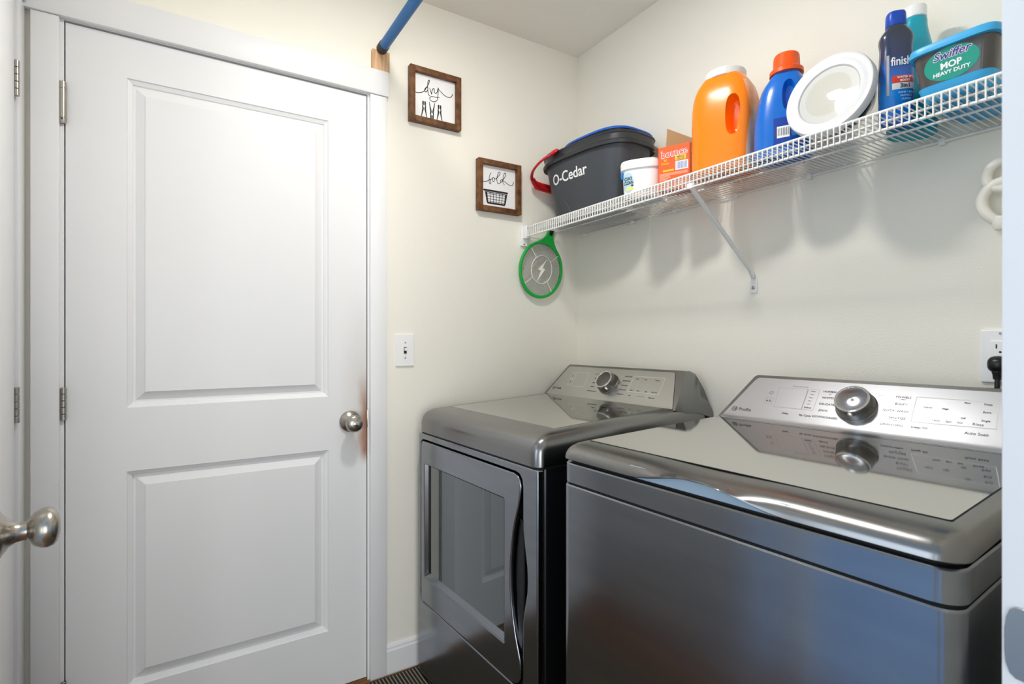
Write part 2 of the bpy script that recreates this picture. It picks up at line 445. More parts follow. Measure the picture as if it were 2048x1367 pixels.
# ---------------------------------------------------------------- doors
def door_leaf(name, w, h, panels, material, flip=False, th=.035):
    """leaf with grooved raised panels; front faces local -y; x runs from the hinge edge"""
    v, f = [], []
    sg = -1 if flip else 1
    def V_(x, y, z): v.append((sg*x, y, z)); return len(v)-1
    px0, px1 = panels[0][0], panels[0][1]
    zs = [0]
    for p in panels: zs += [p[2], p[3]]
    zs.append(h)
    def quad(x0, x1, z0, z1, y=0):
        f.append((V_(x0, y, z0), V_(x1, y, z0), V_(x1, y, z1), V_(x0, y, z1)))
    quad(0, px0, 0, h); quad(px1, w, 0, h)
    for i in range(0, len(zs), 2): quad(px0, px1, zs[i], zs[i+1])
    prof = [(0, 0), (.002, .004), (.012, .009), (.014, .0135), (.020, .0135), (.022, .012), (.042, .0025), (.043, .0005)]
    for (x0, x1, z0, z1) in panels:
        ring = None
        for d, y in prof:
            r = [V_(x0+d, y, z0+d), V_(x1-d, y, z0+d), V_(x1-d, y, z1-d), V_(x0+d, y, z1-d)]
            if ring:
                for k in range(4): f.append((ring[k], ring[(k+1) % 4], r[(k+1) % 4], r[k]))
            ring = r
        f.append(tuple(ring))
    for a in ((0, th, 0, w, th, h),):
        i = [V_(0, 0, 0), V_(w, 0, 0), V_(w, th, 0), V_(0, th, 0), V_(0, 0, h), V_(w, 0, h), V_(w, th, h), V_(0, th, h)]
        for q in ((0, 1, 2, 3), (4, 5, 6, 7), (0, 3, 7, 4), (1, 2, 6, 5), (3, 2, 6, 7)): f.append(tuple(i[k] for k in q))
    me = bpy.data.meshes.new(name); me.from_pydata(v, [], f); me.update()
    bm = bmesh.new(); bm.from_mesh(me); bmesh.ops.remove_doubles(bm, verts=bm.verts, dist=1e-6)
    bmesh.ops.recalc_face_normals(bm, faces=bm.faces); bm.to_mesh(me); bm.free()
    o = link(name, me, material); o['kind'] = 'structure'
    return o

def knob_set(parent, x, z, turn=False):
    mt = Matrix.Translation((x, 0, z)) @ FRONT
    k = lathe('door_knob', [(.0365, 0), (.0365, .003), (.034, .007), (.026, .012), (.019, .017), (.0145, .024), (.0135, .030), (.0135, .036), (.0175, .039),
                            (.0245, .044), (.0285, .052), (.0295, .059), (.0275, .066), (.0225, .0705), (.013, .0735), (.011, .074)], M['nickel'], parent, 48, mtx=mt)
    if turn:
        lathe('thumb_turn', [(.0095, .074), (.0095, .0775), (.008, .0785)], M['chrome'], k, 24)
        box('turn_bar', (-.008, .008, -.0022, .0022, .0782, .083), M['chrome'], k, bev=.001)
        lathe('screw', [(.003, 0), (.003, .0025), (.002, .003)], M['screw'], k, 12, mtx=T(-.028, .002, .009))
    return k

def hinge(parent, x, y, z, r=.0062, h=.089, fat=False):
    hg = bpy.data.objects.new('hinge', None)
    mt = T(x, y, z)
    if fat:
        o = lathe('hinge', [(r*.9, -.056), (r*1.35, -.055), (r*1.45, -.05), (r*1.45, -.042), (r*1.2, -.0415), (r*1.45, -.041), (r*1.45, .037), (r*1.2, .0375), (r*1.45, .038), (r*1.45, .055), (r, .056)], M['nickel'], parent, 24, mtx=mt)
        lathe('set_screw', [(.0022, 0), (.0022, .001)], M['slot'], o, 10, mtx=T(0, -r*1.45, -.045) @ FRONT)
        return o
    bpy.data.objects.remove(hg)
    o = None
    for i in range(5):
        a = -h/2+i*h/5
        q = lathe('hinge' if o is None else 'knuckle', [(r*.85, a+.0004), (r, a+.0012), (r, a+h/5-.0012), (r*.85, a+h/5-.0004)], M['nickel'], parent if o is None else o, 16, mtx=mt if o is None else None)
        o = o or q
    return o

X0 = D1[0]; WD = D1[1]-D1[0]
PAN = [(.1335, .6855, .197, .808), (.1335, .6855, .988, 1.919)]
door1 = door_leaf('door_1', WD, DTOP-.012-.002, PAN, M['door1'])
door1.location = (X0, 0.001, .012)
knob_set(door1, .7575, .899, True)
hinge(door1, -.0055, -.0065, 1.8135, fat=True)
hinge(door1, -.0035, -.0045, 1.008)
hinge(door1, -.0035, -.0045, .22)
box('latch', (WD-.001, WD+.0025, .008, .020, .890, .912), M['nickel'], door1, bev=.001)
door2 = struct(box('door_2', (-.80, 0, 0, .035, 0, DTOP-.014), M['door2'], bev=.0015))
door2.location = (-1.8465, -.0835, .012); door2.rotation_euler = (0, 0, radians(99.4))
knob_set(door2, -.735, .899)
hinge(door2, .0035, -.004, 1.828); hinge(door2, .0035, -.004, 1.018); hinge(door2, .0035, -.004, .22)

# ---------------------------------------------------------------- ceiling lamp (above the frame, the light of the room)
lamp = thing('ceiling_light', 'round flush white disc light on the ceiling of the laundry room', 'light', LAMP_POS)
lathe('trim_ring', [(.112, 0), (.112, -.010), (.106, -.016), (.096, -.018), (.094, -.014)], M['white_plastic'], lamp, 56)
lathe('light_lens', [(.0935, -.0145), (.0925, -.0195), (.080, -.0225), (.050, -.0240), (.002, -.0245)], M['lamp'], lamp, 56)

# ---------------------------------------------------------------- laundry machines
RZ = atan2(-.99845, .05572)
DRY_O = (-.77749, -.06665, 0); WAS_O = (-.79772, -.92459, 0)
MW = .686

def face_frame(b0, z0, b1, z1):
    L = hypot(b1-b0, z1-z0); db, dz = (b1-b0)/L, (z1-z0)/L
    return Matrix(((1, 0, 0, 0), (0, db, -dz, b0), (0, dz, db, z0), (0, 0, 0, 1)))

def console(root, F, silver, back_bottom, txt, lip, disc):
    def P(a, t, h=0): return F @ Vector((a, t, h))
    fl = [P(.020, -.004), P(.670, -.004), P(.670, .004), P(.6475, .139), P(.641, .1455), P(.078, .1455), P(.0715, .139), P(.020, .004)]
    zt = fl[4].z
    def back(b, z0, z1, i):
        return [Vector((.006-i, b, z0)), Vector((MW-.006+i, b, z0)), Vector((MW-.006+i, b, z0+.03)), Vector((.659, b, z1-.008)), Vector((.652, b, z1)), Vector((.058, b, z1)), Vector((.05, b, z1-.008)), Vector((.006-i, b, z0+.03))]
    bz = back_bottom
    loops = [fl]
    loops.append([Vector((.012, .60, bz)), Vector((.678, .60, bz)), Vector((.678, .605, bz+.012)), Vector((.6525, .665, zt-.009)), Vector((.646, .668, zt-.001)), Vector((.070, .668, zt-.001)), Vector((.064, .665, zt-.009)), Vector((.012, .605, bz+.012))])
    loops.append([Vector((.004, .66, bz)), Vector((.682, .66, bz)), Vector((.682, .66, bz+.03)), Vector((.661, .69, zt-.024)), Vector((.652, .69, zt-.012)), Vector((.064, .69, zt-.012)), Vector((.056, .69, zt-.024)), Vector((.004, .66, bz+.03))])
    loops.append([Vector((.0, .735, bz-.02)), Vector((MW, .735, bz-.02)), Vector((MW, .735, bz)), Vector((.668, .712, zt-.06)), Vector((.656, .712, zt-.05)), Vector((.060, .712, zt-.05)), Vector((.05, .712, zt-.06)), Vector((0, .735, bz))])
    h = loft('console_housing', loops, M['cap_steel'], root, smooth=50)
    # brushed panel
    rows = ([(-.016, .020), (-.011, .010), (-.004, .0045), (.003, .0022)] if lip else [(-.001, .002), (.003, .0016)]) + [(.012, .0016), (.06, .0016), (.12, .0016), (.131, .0016), (.1345, .0016), (.136, .0016)]
    v, f = [], []
    for t, hh in rows:
        ins = 0 if t < .131 else (.0012 if t < .134 else (.0035 if t < .1355 else .007))
        tt = max(t, 0)
        l = .029+.054*tt/.136+ins; r = .661-.0505*tt/.136-ins+.026*0
        for k in range(9): v.append(P(l+(r-l)*k/8, t, hh))
    for i in range(len(rows)-1):
        for k in range(8): f.append((i*9+k, i*9+k+1, i*9+10+k, i*9+9+k))
    pnl = from_data('control_panel', v, f, silver, root, 60)
    for nm, s, a, t, sz, m in txt:
        text(nm, s, sz, m, pnl, F @ T(a, t, .0019), bold=.004)
    kb = link('dial', bpy.data.meshes.new('d'), None, pnl)
    bpy.data.objects.remove(kb)
    kn = lathe('dial', [(.0425, 0), (.0425, .003), (.0405, .004), (.0395, .014), (.0365, .030), (.0355, .0315)], M['knob_side'], pnl, 56, mtx=F @ T(.344, .069, .0017))
    lathe('dial_ring', [(.0358, .0312), (.0358, .0335), (.0345, .0345), (.0315, .0345), (.0305, .0335), (.0305, .0313)], M['chrome'], kn, 56)
    lathe('dial_cap', [(.0305, .031), (.0303, .0336), (.0295, .0340), (.001, .0340)], disc, kn, 56)
    def bar(x0, x1, y, w=.0005):
        from_data('tick_mark', [F @ Vector((q[0], q[1], .00195)) for q in ((x0, y-w), (x1, y-w), (x1, y+w), (x0, y+w))], [(0, 1, 2, 3)], M['print_pale'], pnl, None)
    for t in (.107, .088, .069, .050, .032):
        w = sqrt(max(.049**2-(t-.069)**2, 0))
        bar(.292, .344-w if .344-w > .297 else .299, t); bar(.344+w if .344+w < .391 else .389, .396, t)
    return pnl

def outline_rect(name, pts, F, w, material, parent, h=.00195):
    """thin printed outline through (a,t) points"""
    vv, ff = [], []
    n = len(pts)
    for i in range(n):
        p, q = Vector(pts[i]), Vector(pts[(i+1) % n]); d = (q-p).normalized(); nn = Vector((-d.y, d.x))*w
        o = len(vv)
        for s in (p-nn-d*w, q-nn+d*w, q+nn+d*w, p+nn-d*w): vv.append(F @ Vector((s.x, s.y, h)))
        ff.append((o, o+1, o+2, o+3))
    return from_data(name, vv, ff, material, parent, None)

def logo(F, a, t, pnl, m):
    c = [(.0078*cos(2*pi*i/28), .0078*sin(2*pi*i/28)) for i in range(28)]
    d = [(.0066*cos(2*pi*i/28), .0066*sin(2*pi*i/28)) for i in range(28)]
    lg = shape('logo_ring', [c, d], .0003, m, pnl, mtx=F @ T(a, t, .0019))
    text('logo_monogram', 'GE', .0088, m, lg, T(0, 0, 0), bold=.01, shear=.25)
    sw = []
    for i in range(4):
        an = i*pi/2+pi/4
        sw.append([(.0062*cos(an+q), .0062*sin(an+q)) for q in (-.35, -.15, .05, .25)])
    poly_strokes('logo_swirls', sw, .0005, m, lg, T(0, 0, 0))

# ---- dryer
dryer = thing('clothes_dryer', 'dark grey front-loading dryer beside the light switch wall, farther of the two machines', 'dryer', DRY_O, RZ)
zb = .012
loft('cabinet', [rrect(.001, MW-.001, .0215, .72, .012, z, 4) for z in (zb, .862)], M['black_side'], dryer, smooth=13)
dz0, dz1 = .276, .8375
door_out = [(.034, dz0), (.575, dz0), (.594, .281), (.606, .291), (.613, .305), (.615, .325), (.612, .35), (.604, .372), (.596, .392), (.587, .42), (.579, .454), (.573, .49), (.570, .525), (.5695, .56), (.571, .60), (.576, .64), (.583, .68), (.592, .712), (.600, .735), (.607, .757), (.613, .785), (.616, .806), (.612, .822), (.601, .833), (.585, dz1), (.036, dz1), (.027, .835), (.022, .828), (.020, .815), (.020, .30), (.022, .288), (.027, .279)]
def scale_out(pts, g, x_right):
    cx = .32; cz = .556; out = []
    for x, z in pts:
        out.append((x+(g if x > cx else -g), z+(g if z > cz else -g)))
    return out
hole = [(.036, dz1+.0045), (.592, dz1+.0045), (.608, .838), (.6185, .827), (.622, .811), (.6222, .74), (.6232, .70), (.631, .65), (.640, .605), (.6425, .572), (.6405, .54), (.631, .50), (.6235, .46), (.6215, .42), (.6215, .308), (.6185, .292), (.609, .279), (.596, dz0-.004), (.034, dz0-.004), (.022, .276), (.0165, .287), (.0155, .30), (.0155, .815), (.018, .832), (.026, .841)]
frame_outer = rr2(.0, MW, zb, .863, .006)
shape('front_frame', [frame_outer, hole], .021, M['black_steel'], dryer, mtx=T(0, .0105, 0) @ FRONT, bevel=.0045)
box('door_recess', (.012, .65, .0208, .0214, .268, .848), M['gap'], dryer)
gl = [(.048, .3655), (.536, .3655), (.5385, .368), (.5385, .7565), (.536, .759), (.050, .759), (.047, .756), (.047, .3685)]
dd = shape('door', [door_out, gl], .022, M['black_steel'], dryer, mtx=T(0, .009, 0) @ FRONT, bevel=.004)
# bevelled window surround and recessed glass
def rect_loop(x0, x1, z0, z1, y): return [(x0, y, z0), (x1, y, z0), (x1, y, z1), (x0, y, z1)]
loft('window_bezel', [rect_loop(.0475, .538, .366, .7585, -.0005), rect_loop(.052, .531, .381, .7575, .0125)], M['black_steel'], dd, False, False, None, mtx=(T(0, .009, 0) @ FRONT).inverted())
box('window_glass', (.048, .536, .0118, .0138, .370, .758), M['smoke_glass'], dd, mtx=(T(0, .009, 0) @ FRONT).inverted())
# pull recess with its black scoop
scoop = [(.592, .352), (.604, .36), (.612, .41), (.6145, .47), (.615, .56), (.6135, .64), (.610, .69), (.604, .715), (.596, .717), (.590, .69), (.580, .63), (.577, .56), (.581, .48), (.588, .41)]
shape('pull_scoop', [scoop], .010, M['black'], dryer, mtx=T(0, .016, 0) @ FRONT, bevel=.003)
# top cap
def cap_loops(prof, x0, x1, y0, y1, r, slope, side=.5, nx=24, wave=None):
    out = []
    for d, z in prof:
        l = rrect(x0+d*side, x1-d*side, y0+d, y1, max(r-d*.35, .006), z, 8, nx, 3)
        q = []
        for (x, y, zz) in l:
            if z > .89: zz += slope*max(y-.06, 0)*min(1, (z-.89)/.05)
            if wave: x, y, zz = wave(x, y, zz, d, z)
            q.append((x, y, zz))
        out.append(q)
    return out
loft('seam', [rrect(.003, MW-.003, .003, .70, .02, z, 8) for z in (.8615, .8675)], M['gap'], dryer)
prof = [(.0025, .8665), (.0, .869), (.0, .900), (.002, .912), (.006, .922), (.013, .9315), (.024, .9395), (.040, .9455), (.060, .949), (.090, .9505)]
loft('top_cap', cap_loops(prof, -.001, MW+.001, -.001, .715, .03, .044, .5), M['cap_steel'], dryer, smooth=30)
ztop = lambda b: .9505+.044*max(b-.06, 0)
v = [(.055, .10), (.632, .10), (.632, .553), (.055, .553)]
loft('top_panel', [[(x, y, ztop(y)+e) for x, y in v] for e in (-.0005, .0006)], M['lid_glass'], dryer, smooth=None)
FD = face_frame(.56, .972, .643, 1.0855)
PD = M['print_dark']
dt = []
for t, l, r_ in ((.107, 'COTTONS', 'DELICATES'), (.088, 'MIXED', 'QUICK DRY'), (.069, 'BULKY', 'SANITIZE'), (.051, 'JEANS', 'TIMED DRY'), (.032, 'DOWNLOADED', 'WARM UP')):
    dt.append(('print', l, .270 if l != 'DOWNLOADED' else .277, t, .0068, PD)); 
    dt.append(('print', r_, .421, t, .0068, PD))
for s, a, t in (('Level', .466, .1), ('Temp', .503, .1), ('Dryness', .555, .1), ('Level', .462, .053), ('Temp', .492, .053), ('Dry', .528, .053), ('My Cycle', .563, .053), ('soft', .465, .031), ('Delay Start', .562, .031)):
    dt.append(('print', s, a, t, .006, PD))
dt.append(('print', 'EcoDry Sense', .514, .032, .006, M['print_blue']))
dt.append(('print', 'Profile', .088, .029, .0125, PD))
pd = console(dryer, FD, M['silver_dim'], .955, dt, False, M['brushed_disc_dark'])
logo(FD, .0585, .0285, pd, PD)
outline_rect('screen_outline', [(.148, .109), (.217, .110), (.224, .046), (.153, .045)], FD, .0006, M['print_pale'], pd)
outline_rect('button_outline', [(.124, .107), (.139, .1075), (.141, .079), (.126, .079)], FD, .0006, M['print_pale'], pd)
outline_rect('button_outline', [(.1265, .077), (.1415, .0775), (.144, .048), (.129, .048)], FD, .0006, M['print_pale'], pd)
outline_rect('options_outline', [(.447, .111), (.581, .111), (.584, .046), (.448, .047)], FD, .0007, M['print_pale'], pd)
def power_icon(F, a, t, pnl, r=.0045):
    arc = [(r*sin(q), r*cos(q)) for q in [radians(35+290*i/16) for i in range(17)]]
    poly_strokes('power_icon', [arc, [(0, r*.15), (0, r*1.25)]], .00055, PD, pnl, F @ T(a, t, .0019))
def play_icon(F, a, t, pnl, s=1.0):
    shape('start_icon', [[(-.006*s, -.0035*s), (-.0005*s, 0), (-.006*s, .0035*s)], [(.0015*s, -.0035*s), (.003*s, -.0035*s), (.003*s, .0035*s), (.0015*s, .0035*s)], [(.0045*s, -.0035*s), (.006*s, -.0035*s), (.006*s, .0035*s), (.0045*s, .0035*s)]], .0003, PD, pnl, mtx=F @ T(a, t, .0019))
power_icon(FD, .132, .092, pd, .004); play_icon(FD, .135, .063, pd, .8)
for a in (.479, .523):
    for i in range(4):
        t = .062+.0095*i
        from_data('indicator_dot', [FD @ Vector((a+.0011*cos(k*pi/4), t+.0011*sin(k*pi/4), .00195)) for k in range(8)], [tuple(range(8))], M['print_pale'], pd, None)

# ---- washer
washer = thing('washing_machine', 'dark grey top-loading washing machine in the foreground, silver control panel with dial', 'washing machine', WAS_O, RZ)
loft('cabinet', [rrect(d, MW-d, d, .70, .026, z, 8, 4, 4) for d, z in ((.002, .012), (0, .016), (0, .8805), (.002, .8832))], M['black_steel'], washer, smooth=13)
loft('seam', [rrect(.004, MW-.004, .004, .69, .024, z, 8) for z in (.882, .8875)], M['gap'], washer)
loft('top_cover', [rrect(d, MW-d, d, .70, .030, z, 8, 4, 4) for d, z in ((.002, .8868), (0, .889), (0, .927), (.002, .9295), (.03, .9305))], M['black_steel'], washer, smooth=13)
loft('lid_gasket', [rrect(.010, MW-.010, .010, .60, .024, z, 8) for z in (.930, .940)], M['gap'], washer)
def g_(a):
    q = abs(a-.343)/.155
    return 0 if q >= 1 else (.5+.5*cos(pi*q))
def wave(x, y, zz, d, z):
    if y < .09 and x > .02 and x < MW-.02:
        k = max(0, 1-(z-.936)/.020) if z >= .936 else 1
        g = g_(x)
        zz += .0225*g*min(1, k*1.2)
        y -= .006*g*max(0, 1-d/.05)
        if .012 < d < .075: zz -= .0022*g*sin(pi*(d-.012)/.063)
    return x, y, zz
prof = [(.020, .9372), (.003, .9364), (.0, .9385), (.0005, .943), (.003, .949), (.008, .9555), (.016, .961), (.028, .9655), (.044, .9685), (.062, .970), (.10, .9705)]
loft('lid', cap_loops(prof, -.003, MW+.003, -.004, .543, .034, .029, .42, 60, wave), M['cap_steel'], washer, smooth=30)
zw = lambda b: .9706+.029*max(b-.06, 0)
v = [(x, y) for x, y, z in rrect(.026, .660, .062, .536, .004)]
v2 = [(x, y) for x, y, z in rrect(.0246, .6614, .0606, .537, .005)]
loft('lid_seam', [[(x, y, zw(y)+e) for x, y in v2] for e in (-.0008, .0003)], M['gap'], washer, smooth=None)
loft('lid_glass', [[(x, y, zw(y)+e) for x, y in v] for e in (.0001, .0005)], M['lid_glass'], washer, smooth=None)
box('hinge_strip', (.02, MW-.02, .5395, .60, .935, .9815), M['cap_steel'], washer)
v = rr2(.190, .497, .9350, .957, .005)
shape('handle_recess', [v], .006, M['inner_lid'], washer, mtx=T(0, .0075, 0) @ FRONT, bevel=.001)
FW = face_frame(.548, .984, .636, 1.0875)
wt = []
for t, l, r_ in ((.106, 'NORMAL', 'TOWELS'), (.0875, 'WHITES', 'BULKY'), (.069, 'DELICATES', 'QUICK WASH'), (.0505, 'JEANS', 'SANITIZE'), (.032, 'DOWNLOADED', 'DRAIN+SPIN')):
    wt.append(('print', l, {'DOWNLOADED': .286, 'DELICATES': .281}.get(l, .277), t, .0076, PD))
    wt.append(('print', r_, {'QUICK WASH': .420, 'DRAIN+SPIN': .421}.get(r_, .427), t, .0076, PD))
for s, a, t, z in (('Delay', .193, .031, .0074), ('My Cycle', .241, .031, .0074), ('Select', .240, .0545, .0072), ('Deep Fill', .470, .033, .0080), ('Auto Soak', .562, .033, .0086), ('Rinse', .561, .055, .0080),
                   ('Max', .537, .104, .006), ('Deep', .569, .104, .006), ('Extra', .570, .085, .006), ('Single', .571, .065, .006), ('Off', .536, .066, .006), ('Soil', .533, .055, .006), ('Temp', .494, .055, .006), ('Spin', .515, .055, .006), ('Warm', .475, .085, .006), ('High', .505, .085, .006),
                   ('eco', .279, .0995, .0045), ('heavy', .4285, .1005, .0045), ('with Oxi', .429, .0445, .0045), ('Use and care online', .204, .1155, .0048)):
    wt.append(('print', s, a, t, z, PD if z > .0055 else M['print_grey']))
for i in range(5): wt.append(('print', ('Steam', 'Cold', 'Rinse', 'Spin', 'Lock')[i], .239, .1035-.0095*i, .0045, M['print_grey']))
wt.append(('print', 'Profile', .087, .0285, .0135, PD))
pw = console(washer, FW, M['silver'], .968, wt, True, M['brushed_disc'])
logo(FW, .0575, .0285, pw, PD)
outline_rect('screen_outline', [(.152, .108), (.2245, .108), (.2265, .048), (.159, .0475)], FW, .0003, M['print_grey'], pw)
outline_rect('options_outline', [(.226, .108), (.253, .1095), (.2545, .0475), (.2275, .048)], FW, .0004, M['print_grey'], pw)
outline_rect('cycle_outline', [(.4505, .1105), (.584, .1115), (.588, .049), (.453, .0455)], FW, .0007, M['print_pale'], pw)
outline_rect('start_outline', [(.129, .0735), (.149, .074), (.150, .0545), (.130, .0545)], FW, .0003, M['print_grey'], pw)
power_icon(FW, .138, .090, pw); play_icon(FW, .139, .064, pw)

# ---------------------------------------------------------------- wall things
def sign(name, label, x0, x1, z0, z1, builder):
    r = thing(name, label, 'wall sign', ((x0+x1)/2, 0, z0))
    hw = (x1-x0)/2; hh = z1-z0; b = .0195; d = .028
    box('frame_bar', (-hw, -hw+b, -d, -.0005, 0, hh), M['frame_wood'], r, bev=.0012)
    box('frame_bar', (hw-b, hw, -d, -.0005, 0, hh), M['frame_wood'], r, bev=.0012)
    box('frame_bar', (-hw+b, hw-b, -d, -.0005, hh-b, hh), M['frame_wood'], r, bev=.0012)
    box('frame_bar', (-hw+b, hw-b, -d, -.0005, 0, b), M['frame_wood'], r, bev=.0012)
    p = box('board', (-hw+b-.002, hw-b+.002, -.010, -.004, b-.002, hh-b+.002), M['paper'], r)
    builder(p, T(-(x0+x1)/2, -.0103, -z0) @ FRONT)
    return r
def strokes(lst, m=8): return [[(p.x, p.y) for p in catmull([(x, y, 0) for x, y in s], m)] for s in lst]
def clothespin(x, z, h, flip, tilt=0):
    """two splayed legs and a spring"""
    s = -1 if flip else 1
    c, n = cos(tilt), sin(tilt)
    def tr(pts): return [(x+(px*c-py*n), z+(px*n+py*c)*s) for px, py in pts]
    L = [(-.0012, .5*h), (-.0065, .5*h), (-.0075, .34*h), (-.0062, .28*h), (-.0078, .2*h), (-.0072, .05*h), (-.0125, -.5*h), (-.0105, -.5*h), (-.0015, .02*h), (-.0012, .1*h), (-.0034, .16*h), (-.0034, .24*h), (-.001, .3*h)]
    return [tr(L), tr([(-a, b) for a, b in L])]
def dry_art(p, mt):
    st = strokes([[(-.7775, 2.1), (-.7591, 2.0996), (-.7373, 2.1086), (-.7249, 2.127), (-.716, 2.1445), (-.7135, 2.1565), (-.7185, 2.152), (-.7205, 2.135), (-.7195, 2.115), (-.7165, 2.1025), (-.711, 2.0985)],
                  [(-.7195, 2.125), (-.7265, 2.1265), (-.7325, 2.116), (-.7285, 2.109), (-.7205, 2.1175)],
                  [(-.7124, 2.128), (-.7096, 2.1215), (-.7050, 2.1065), (-.7035, 2.118), (-.6985, 2.129), (-.6935, 2.1295)],
                  [(-.6935, 2.1295), (-.693, 2.117), (-.688, 2.1135), (-.682, 2.121), (-.6775, 2.1375), (-.6785, 2.1175), (-.6815, 2.0932), (-.6885, 2.0835), (-.6985, 2.0805), (-.7090, 2.0835), (-.7120, 2.0915), (-.7035, 2.0985), (-.6872, 2.0996), (-.673, 2.1015)],
                  [(-.6785, 2.134), (-.6702, 2.1273), (-.6531, 2.1158), (-.6358, 2.1113), (-.6242, 2.1162), (-.6183, 2.1283)]])
    poly_strokes('lettering', st, .0014, M['ink'], p, mt)
    for x, z, h, fl in ((-.7345, 2.043, .062, False), (-.703, 2.0455, .062, True), (-.6725, 2.0425, .062, False)):
        q = shape('clothespin_print', clothespin(x, z, h, fl), .0004, M['ink'], p, mtx=mt)
def fold_art(p, mt):
    st = strokes([[(-.4965, 1.8194), (-.4804, 1.8175), (-.4655, 1.822), (-.4505, 1.831), (-.441, 1.8335)],
                  [(-.4495, 1.857), (-.4555, 1.845), (-.4585, 1.828), (-.4575, 1.8155), (-.4530, 1.8115), (-.4500, 1.819), (-.4535, 1.829), (-.4585, 1.8275)],
                  [(-.441, 1.8405), (-.4432, 1.830), (-.439, 1.8235), (-.4335, 1.829), (-.436, 1.839), (-.441, 1.8395)],
                  [(-.4360, 1.838), (-.4277, 1.8355), (-.4165, 1.8474), (-.4080, 1.8590), (-.4098, 1.8655), (-.4165, 1.8605), (-.4222, 1.842), (-.4215, 1.8255), (-.4165, 1.8185), (-.409, 1.8215), (-.4025, 1.8285)],
                  [(-.3945, 1.8379), (-.401, 1.8372), (-.4052, 1.8310), (-.4015, 1.8265), (-.3955, 1.835), (-.3865, 1.8475), (-.3805, 1.8595), (-.3825, 1.8665), (-.3885, 1.8625), (-.3935, 1.8455), (-.3945, 1.830), (-.391, 1.8215), (-.3866, 1.818)],
                  [(-.3944, 1.8345), (-.3814, 1.8288), (-.3657, 1.8212), (-.3526, 1.8205), (-.3451, 1.8278), (-.3438, 1.8359)]])
    poly_strokes('lettering', st, .0013, M['ink'], p, mt)
    xl, xr, zt, zb_ = -.4775, -.3735, 1.780, 1.7325
    out = [(xl, zt), (xl+.0085, zb_+.006), (xl+.0125, zb_), (xr-.0125, zb_), (xr-.0085, zb_+.006), (xr, zt)]
    holes = []
    zr = [(1.7735, 1.777), (1.764, 1.7715), (1.753, 1.762), (1.7435, 1.751), (1.7395, 1.742)]
    n = 6
    for z0, z1 in zr:
        k = (zt-(z0+z1)/2)/(zt-zb_); a = xl+.0085+.0065*k; b = xr-.0085-.0065*k
        for i in range(n):
            u0 = a+(b-a)*i/n+.0012; u1 = a+(b-a)*(i+1)/n-.0012
            holes.append([(u0, z0), (u1, z0), (u1, z1), (u0, z1)])
    q = shape('basket_print', [out]+holes, .0004, M['ink'], p, mtx=mt)
    shape('basket_rim_print', [rr2(-.4845, -.3705, 1.7815, 1.7890, .0034)], .0004, M['ink'], p, mtx=mt)
sign('framed_sign', 'square walnut-framed wall sign reading dry above three clothespins', -.7945, -.5895, 1.9895, 2.1905, dry_art)
sign('framed_sign', 'square walnut-framed wall sign reading fold above a laundry basket', -.5140, -.3160, 1.7010, 1.9035, fold_art)

sw = thing('light_switch', 'white toggle light switch on the cream wall beside the door casing', 'light switch', (-.806, 0, 1.096))
shape('cover_plate', [rr2(-.0345, .0345, 0, .1155, .003)], .006, M['white_plastic'], sw, mtx=T(0, -.003, 0) @ FRONT, bevel=.002)
box('switch_well', (-.0052, .0052, -.0066, -.006, .0455, .0700), M['slot'], sw)
box('toggle', (-.004, .004, -.018, -.004, .056, .067), M['white_plastic'], sw, bev=.0015)
for z in (.030, .0855): lathe('screw', [(.003, 0), (.003, .0008), (.002, .0012)], M['screw'], sw, 12, mtx=T(0, -.006, z) @ FRONT)

ot = thing('wall_outlet', 'white double wall outlet above the washing machine console, by the right jamb', 'outlet', (0, -1.437, 1.099), -pi/2)
shape('cover_plate', [rr2(-.035, .035, 0, .114, .003)], .006, M['white_plastic'], ot, mtx=T(0, -.003, 0) @ FRONT, bevel=.002)
shape('receptacle', [rr2(-.0165, .0165, .0235, .0905, .002)], .004, M['white_plastic'], ot, mtx=T(0, -.0068, 0) @ FRONT, bevel=.001)
for x in (-.0065, .0065):
    box('slot', (x-.0012, x+.0012, -.0093, -.0088, .074, .083), M['slot'], ot)
lathe('ground_hole', [(.0024, 0), (.0024, .0006)], M['slot'], ot, 12, mtx=T(0, -.0088, .0665) @ FRONT)
lathe('screw', [(.003, 0), (.003, .0008), (.002, .0012)], M['screw'], ot, 12, mtx=T(0, -.006, .107) @ FRONT)
pl = thing('power_cord', 'black appliance plug and cord plugged into the wall outlet above the washer', 'power cord', (-.0095, -1.437, 1.1395), -pi/2)
loft('plug', [[(x, -y, z) for x, z, _ in sup(hx, hz, 2.6, 20)] for y, hx, hz in ((0, .017, .017), (.012, .018, .018), (.02, .0165, .017), (.026, .013, .012), (.03, .006, .006))], M['black'], pl)
loft('strain_relief', [sup(r, r, 2, 14, 0, -.016, z) for z, r in ((-.014, .010), (-.018, .0098), (-.021, .0085), (-.032, .0075))], M['black'], pl)
tube('cord', catmull([(0, -.016, -.03), (0, -.018, -.06), (0, -.016, -.14), (.01, -.014, -.35), (.02, -.012, -.6)], 5), .005, M['black'], pl)

